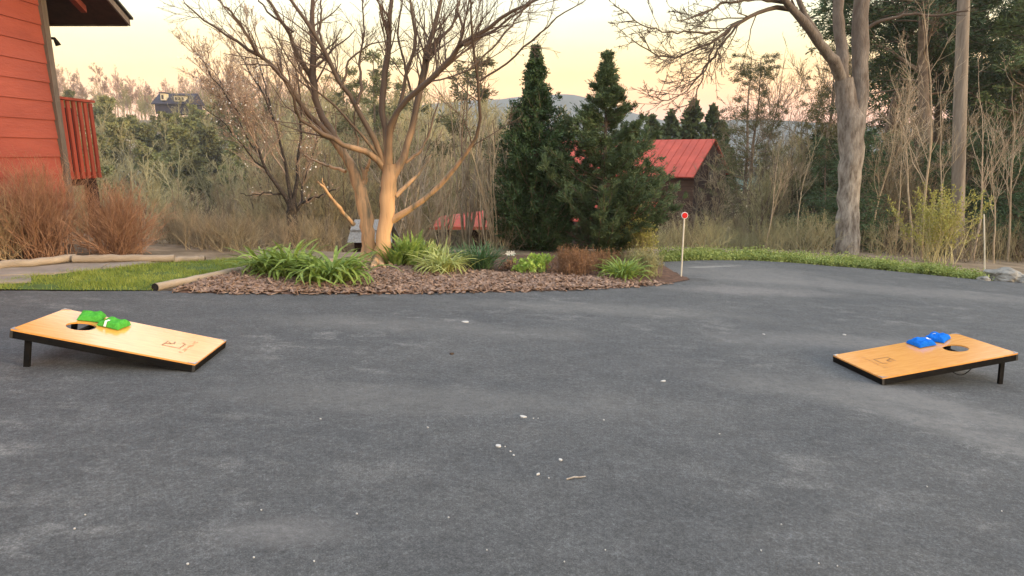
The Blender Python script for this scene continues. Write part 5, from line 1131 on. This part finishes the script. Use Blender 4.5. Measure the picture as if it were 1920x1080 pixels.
    # printed emblem: an open bracket shape with a mark, and worn lettering below it
    def stroke(b, pts, w_=.007):
        for (x0, y0), (x1, y1) in zip(pts[:-1], pts[1:]):
            a_ = Vector((x0, y0)); c_ = Vector((x1, y1)); d = (c_-a_).normalized(); nrm = Vector((-d.y, d.x))*w_/2; a_ = a_-d*w_*.45; c_ = c_+d*w_*.45
            b.add([list(W(*(a_+nrm), .0016)), list(W(*(a_-nrm), .0016)), list(W(*(c_-nrm), .0016)), list(W(*(c_+nrm), .0016))], [[0, 1, 2, 3]], False)
    ex = -BL/2+.27; b = Buf()
    # emblem frame reads upright from the low end: x' = across (y), y' = along (x)
    def E(px_, py_): return (ex+py_, -px_)
    s_ = .062
    stroke(b, [E(.6*s_, s_), E(-s_, s_), E(-s_, -s_), E(.7*s_, -s_), E(s_, -.55*s_)]); stroke(b, [E(-.35*s_, .95*s_), E(.15*s_, .1*s_), E(.75*s_, .25*s_)], .009); stroke(b, [E(-.1*s_, .35*s_), E(.35*s_, .75*s_)], .007)
    b.build('emblem', M['logo'], root)
    b = Buf(); yb_ = -.115
    for i, lx_ in enumerate(np.linspace(-.13, .13, 8)):
        a_ = .022; z0_ = yb_
        sh_ = [[(-a_/2, 0), (-a_/2, a_), (a_/3, a_)], [(-a_/2, 0), (a_/2, 0), (a_/2, a_)], [(-a_/2, a_), (0, 0), (a_/2, a_)], [(-a_/2, a_/2), (a_/2, a_/2)], [(-a_/2, 0), (0, a_), (a_/2, 0)], [(-a_/2, a_), (-a_/2, 0), (a_/2, 0)], [(0, 0), (0, a_)], [(a_/2, a_), (-a_/2, a_), (-a_/2, 0), (a_/2, 0)]][i]
        stroke(b, [E(lx_+x_, z0_+y_) for x_, y_ in sh_], .005)
    b.build('lettering', M['logo_faint'], root)
    return root, W, RT, u, v, n_
def bean_bag(root, W, bx_, by_, yaw, m, label, grp, lift=.0, tagpos=0, tilt2=0.0):
    bm = bmesh.new(); bmesh.ops.create_grid(bm, x_segments=24, y_segments=24, size=.5); rg = random.Random(int(bx_*1000)); from mathutils import noise as mn
    vv = list(bm.verts); sv = bx_*10
    top = {}; S = .165; Vt = []; 
    b = Buf(); nG = 25; A_ = np.linspace(-1, 1, nG); X, Y = np.meshgrid(A_, A_)
    pr = (1-np.abs(X)**3.2)*(1-np.abs(Y)**3.2); pr = np.clip(pr, 0, 1)**.36
    nz_ = np.array([[mn.noise(Vector((x*1.6+sv, y*1.6, by_*9)))+.4*mn.noise(Vector((x*4+sv, y*4, 1))) for x in A_] for y in A_])
    sq = 1-.06*(1-X**2)*0-.05*np.abs(X*Y)
    Zt = .007+.043*pr*(1+.5*nz_); Zb = .004-.004*pr
    Xp = X*S/2*(1-.05*np.cos(Y*math.pi/2)); Yp = Y*S/2*(1-.05*np.cos(X*math.pi/2))
    idx = np.arange(nG*nG).reshape(nG, nG)
    f = np.stack([idx[:-1, :-1], idx[:-1, 1:], idx[1:, 1:], idx[1:, :-1]], -1).reshape(-1, 4)
    b.add(np.stack([Xp, Yp, Zt], -1), f); b.add(np.stack([Xp, Yp, Zb], -1), f[:, ::-1])
    for e_ in (idx[0], idx[-1][::-1], idx[:, 0][::-1], idx[:, -1]):
        Vs = np.vstack([np.stack([Xp, Yp, Zb], -1).reshape(-1, 3)[e_], np.stack([Xp, Yp, Zt], -1).reshape(-1, 3)[e_]]); k_ = len(e_); b.add(Vs, [[i, i+1, k_+i+1, k_+i] for i in range(k_-1)])
    bm.free()
    bag = empty('bean_bag', label=label, cat='bean bag', group=grp)
    R3 = root.matrix_world.to_3x3(); tiltM = Matrix.Rotation(-math.asin((ZH-ZL)/BL), 3, 'Y')
    M3 = R3 @ tiltM @ Matrix.Rotation(tilt2, 3, 'Y') @ Matrix.Rotation(yaw, 3, 'Z'); p = root.matrix_world @ W(bx_, by_, .002+lift)
    bag.matrix_world = Matrix.Translation(p) @ M3.to_4x4()
    b.build('cloth_bag', m, bag)
    t_ = Buf(); tx, ty, tr_ = [(.03, -.045, 0), (-.01, .03, .5), (.072, 0.0, .1), (.02, .06, 0)][tagpos]
    P = []; 
    for i in range(6):
        yy = ty+(i/5-.5)*.05; 
        gi = int(np.clip((tx/(S/2)+1)/2*(nG-1), 0, nG-1)); gj = int(np.clip((yy/(S/2)+1)/2*(nG-1), 0, nG-1)); P.append((tx, yy, Zt[gj, gi]+.002))
    for (a_, c_) in zip(P[:-1], P[1:]): t_.quads([[(a_[0]-.009, a_[1], a_[2]), (a_[0]+.009, a_[1], a_[2]), (c_[0]+.009, c_[1], c_[2]), (c_[0]-.009, c_[1], c_[2])]])
    t_.build('cloth_tag', M['tagw'], bag)
    return bag
rootL, WL, _, uL, vL, nL = game_board('L', -2.8611, 4.5348, .0798, 'left cornhole board with two green bags by its hole')
rootR, WR, _, uR, vR, nR = game_board('R', 3.4893, 5.1933, .1522, 'right cornhole board with two blue bags by its hole')
bpy.context.view_layer.update()
def onboard(root, px, py):
    """board coordinates seen at a photo pixel"""
    mw = root.matrix_world; tilt = math.asin((ZH-ZL)/BL); RT = Matrix.Rotation(-tilt, 3, 'Y')
    nrm = mw.to_3x3() @ (RT @ Vector((0, 0, 1))); c0 = mw @ Vector((0, 0, (ZH+ZL)/2)); r = ray(px, py); o = Vector((0, 0, CH))
    t = (c0-o).dot(nrm)/r.dot(nrm); p = o+r*t; q = mw.inverted() @ p-Vector((0, 0, (ZH+ZL)/2)); q = RT.inverted() @ q; return q.x, q.y
BGn = 'bean bags lying on the boards'
a = onboard(rootL, 172, 598); bean_bag(rootL, WL, a[0], a[1], .3, M['bagG'], 'green bean bag at the back edge of the left board', BGn, tagpos=0)
a = onboard(rootL, 214, 611); bean_bag(rootL, WL, a[0], a[1], -.1, M['bagG'], 'green bean bag nearest the hole edge and middle of the left board', BGn, tagpos=3)
a = onboard(rootR, 1727, 646); bean_bag(rootR, WR, a[0], a[1], .0, M['bagB'], 'larger looking blue bean bag nearer the middle of the right board', BGn, tagpos=2)
a = onboard(rootR, 1757, 637); bean_bag(rootR, WR, a[0], a[1], .5, M['bagB'], 'blue bean bag at the back edge of the right board', BGn, tagpos=1)

# ------------------------------------------------------------------ scraps on the drive
def scrap(px, py, lpx, label, m='dot', ang_=0.3, w_=.5, h_=.006, grp='pale scraps on the asphalt', name='petal', cat='petal'):
    g = G(px, py); L_ = lpx*(g.y/F)/2; rg = random.Random(int(px*7+py)); n_ = 9
    pts = []
    for i in range(n_):
        t_ = i*2*math.pi/n_; r_ = rg.uniform(.75, 1.1); x, y = math.cos(t_)*L_*r_, math.sin(t_)*L_*w_*2*r_
        c_, s_ = math.cos(ang_), math.sin(ang_); pts.append(g+Vector((x*c_-y*s_, x*s_+y*c_, (x*c_-y*s_)*SX+(x*s_+y*c_)*SY+.001)))
    b = Buf(); b.prism(pts, (0, 0, h_)); tag(b.build(name, M[m], org=g), label, cat, grp)
big = [(981, 782, 15, -.2, .35, 'largest white petal in the middle of the asphalt'), (935, 837, 12, .2, .5, 'white petal with a row of small flecks beside it'), (1051, 863, 8, -.3, .5, 'white petal at the right end of the near fleck row'), (1009, 890, 10, .8, .25, 'narrow white petal left of the twig'), (1244, 715, 14, .6, .22, 'narrow pale petal midway to the right board'), (872, 604, 15, .3, .4, 'pale leaf scrap on the far asphalt below the bed'), (1583, 628, 7, .2, .4, 'white scrap just left of the right board')]
for (x, y, l, a_, w_, lb) in big: scrap(x, y, l, lb, 'dot', a_, w_)
for (x, y, l) in [(947, 838, 4), (957, 847, 6), (963, 854, 6), (1000, 785, 4), (1009, 785, 3), (1132, 788, 5), (1432, 627, 8), (601, 786, 5), (140, 992, 6), (352, 1058, 8), (476, 1046, 6), (589, 1053, 6), (490, 957, 5), (841, 971, 5), (669, 964, 6), (1427, 1033, 5), (1135, 1032, 4), (1058, 1054, 4), (1878, 959, 4), (1349, 814, 4), (1465, 984, 4), (1535, 1057, 5), (1570, 1062, 4), (913, 1032, 4), (1738, 913, 4), (802, 802, 5), (160, 966, 4), (1029, 897, 4)]:
    scrap(x, y, l*.75, ('tiny white fleck on the near left asphalt' if x < 700 else 'tiny white fleck on the near middle asphalt' if x < 1150 else 'tiny white fleck on the right half of the asphalt') if y > 780 else 'tiny white fleck on the far asphalt', 'dot', R.uniform(-1, 1), .5, .004, 'tiny white flecks on the asphalt', 'fleck', 'fleck')
scrap(847, 664, 9, 'small dark dead leaf on the far asphalt', 'dleaf', .5, .4, .01, None, 'dead_leaf', 'leaf')
g0, g1 = G(1062, 900), G(1098, 895); b = Buf(); P = np.array([list(g0+Vector((0, 0, .005))), list(g0.lerp(g1, .4)+Vector((0, .004, .009))), list(g0.lerp(g1, .7)+Vector((0, -.002, .007))), list(g1+Vector((0, 0, .006)))]); b.tubes(P[None], np.array([[.0045, .0045, .004, .003]]), 7, cap=True)
tag(b.build('twig', M['twigm'], org=g0), 'thin straight pale twig on the near asphalt', 'twig')

# ------------------------------------------------------------------ haze
hm_ = bpy.data.materials.new('haze'); hm_.use_nodes = True; t = hm_.node_tree; t.nodes.clear(); om = t.nodes.new('ShaderNodeOutputMaterial'); pv = t.nodes.new('ShaderNodeVolumePrincipled')
pv.inputs['Density'].default_value = .0004; pv.inputs['Color'].default_value = (.92, .94, .99, 1); t.links.new(pv.outputs[0], om.inputs['Volume'])
b = Buf(); b.box((0, 730, 45), (3000, 1540, 190)); hz_ = b.build('haze', hm_); tag(hz_, kind='stuff')
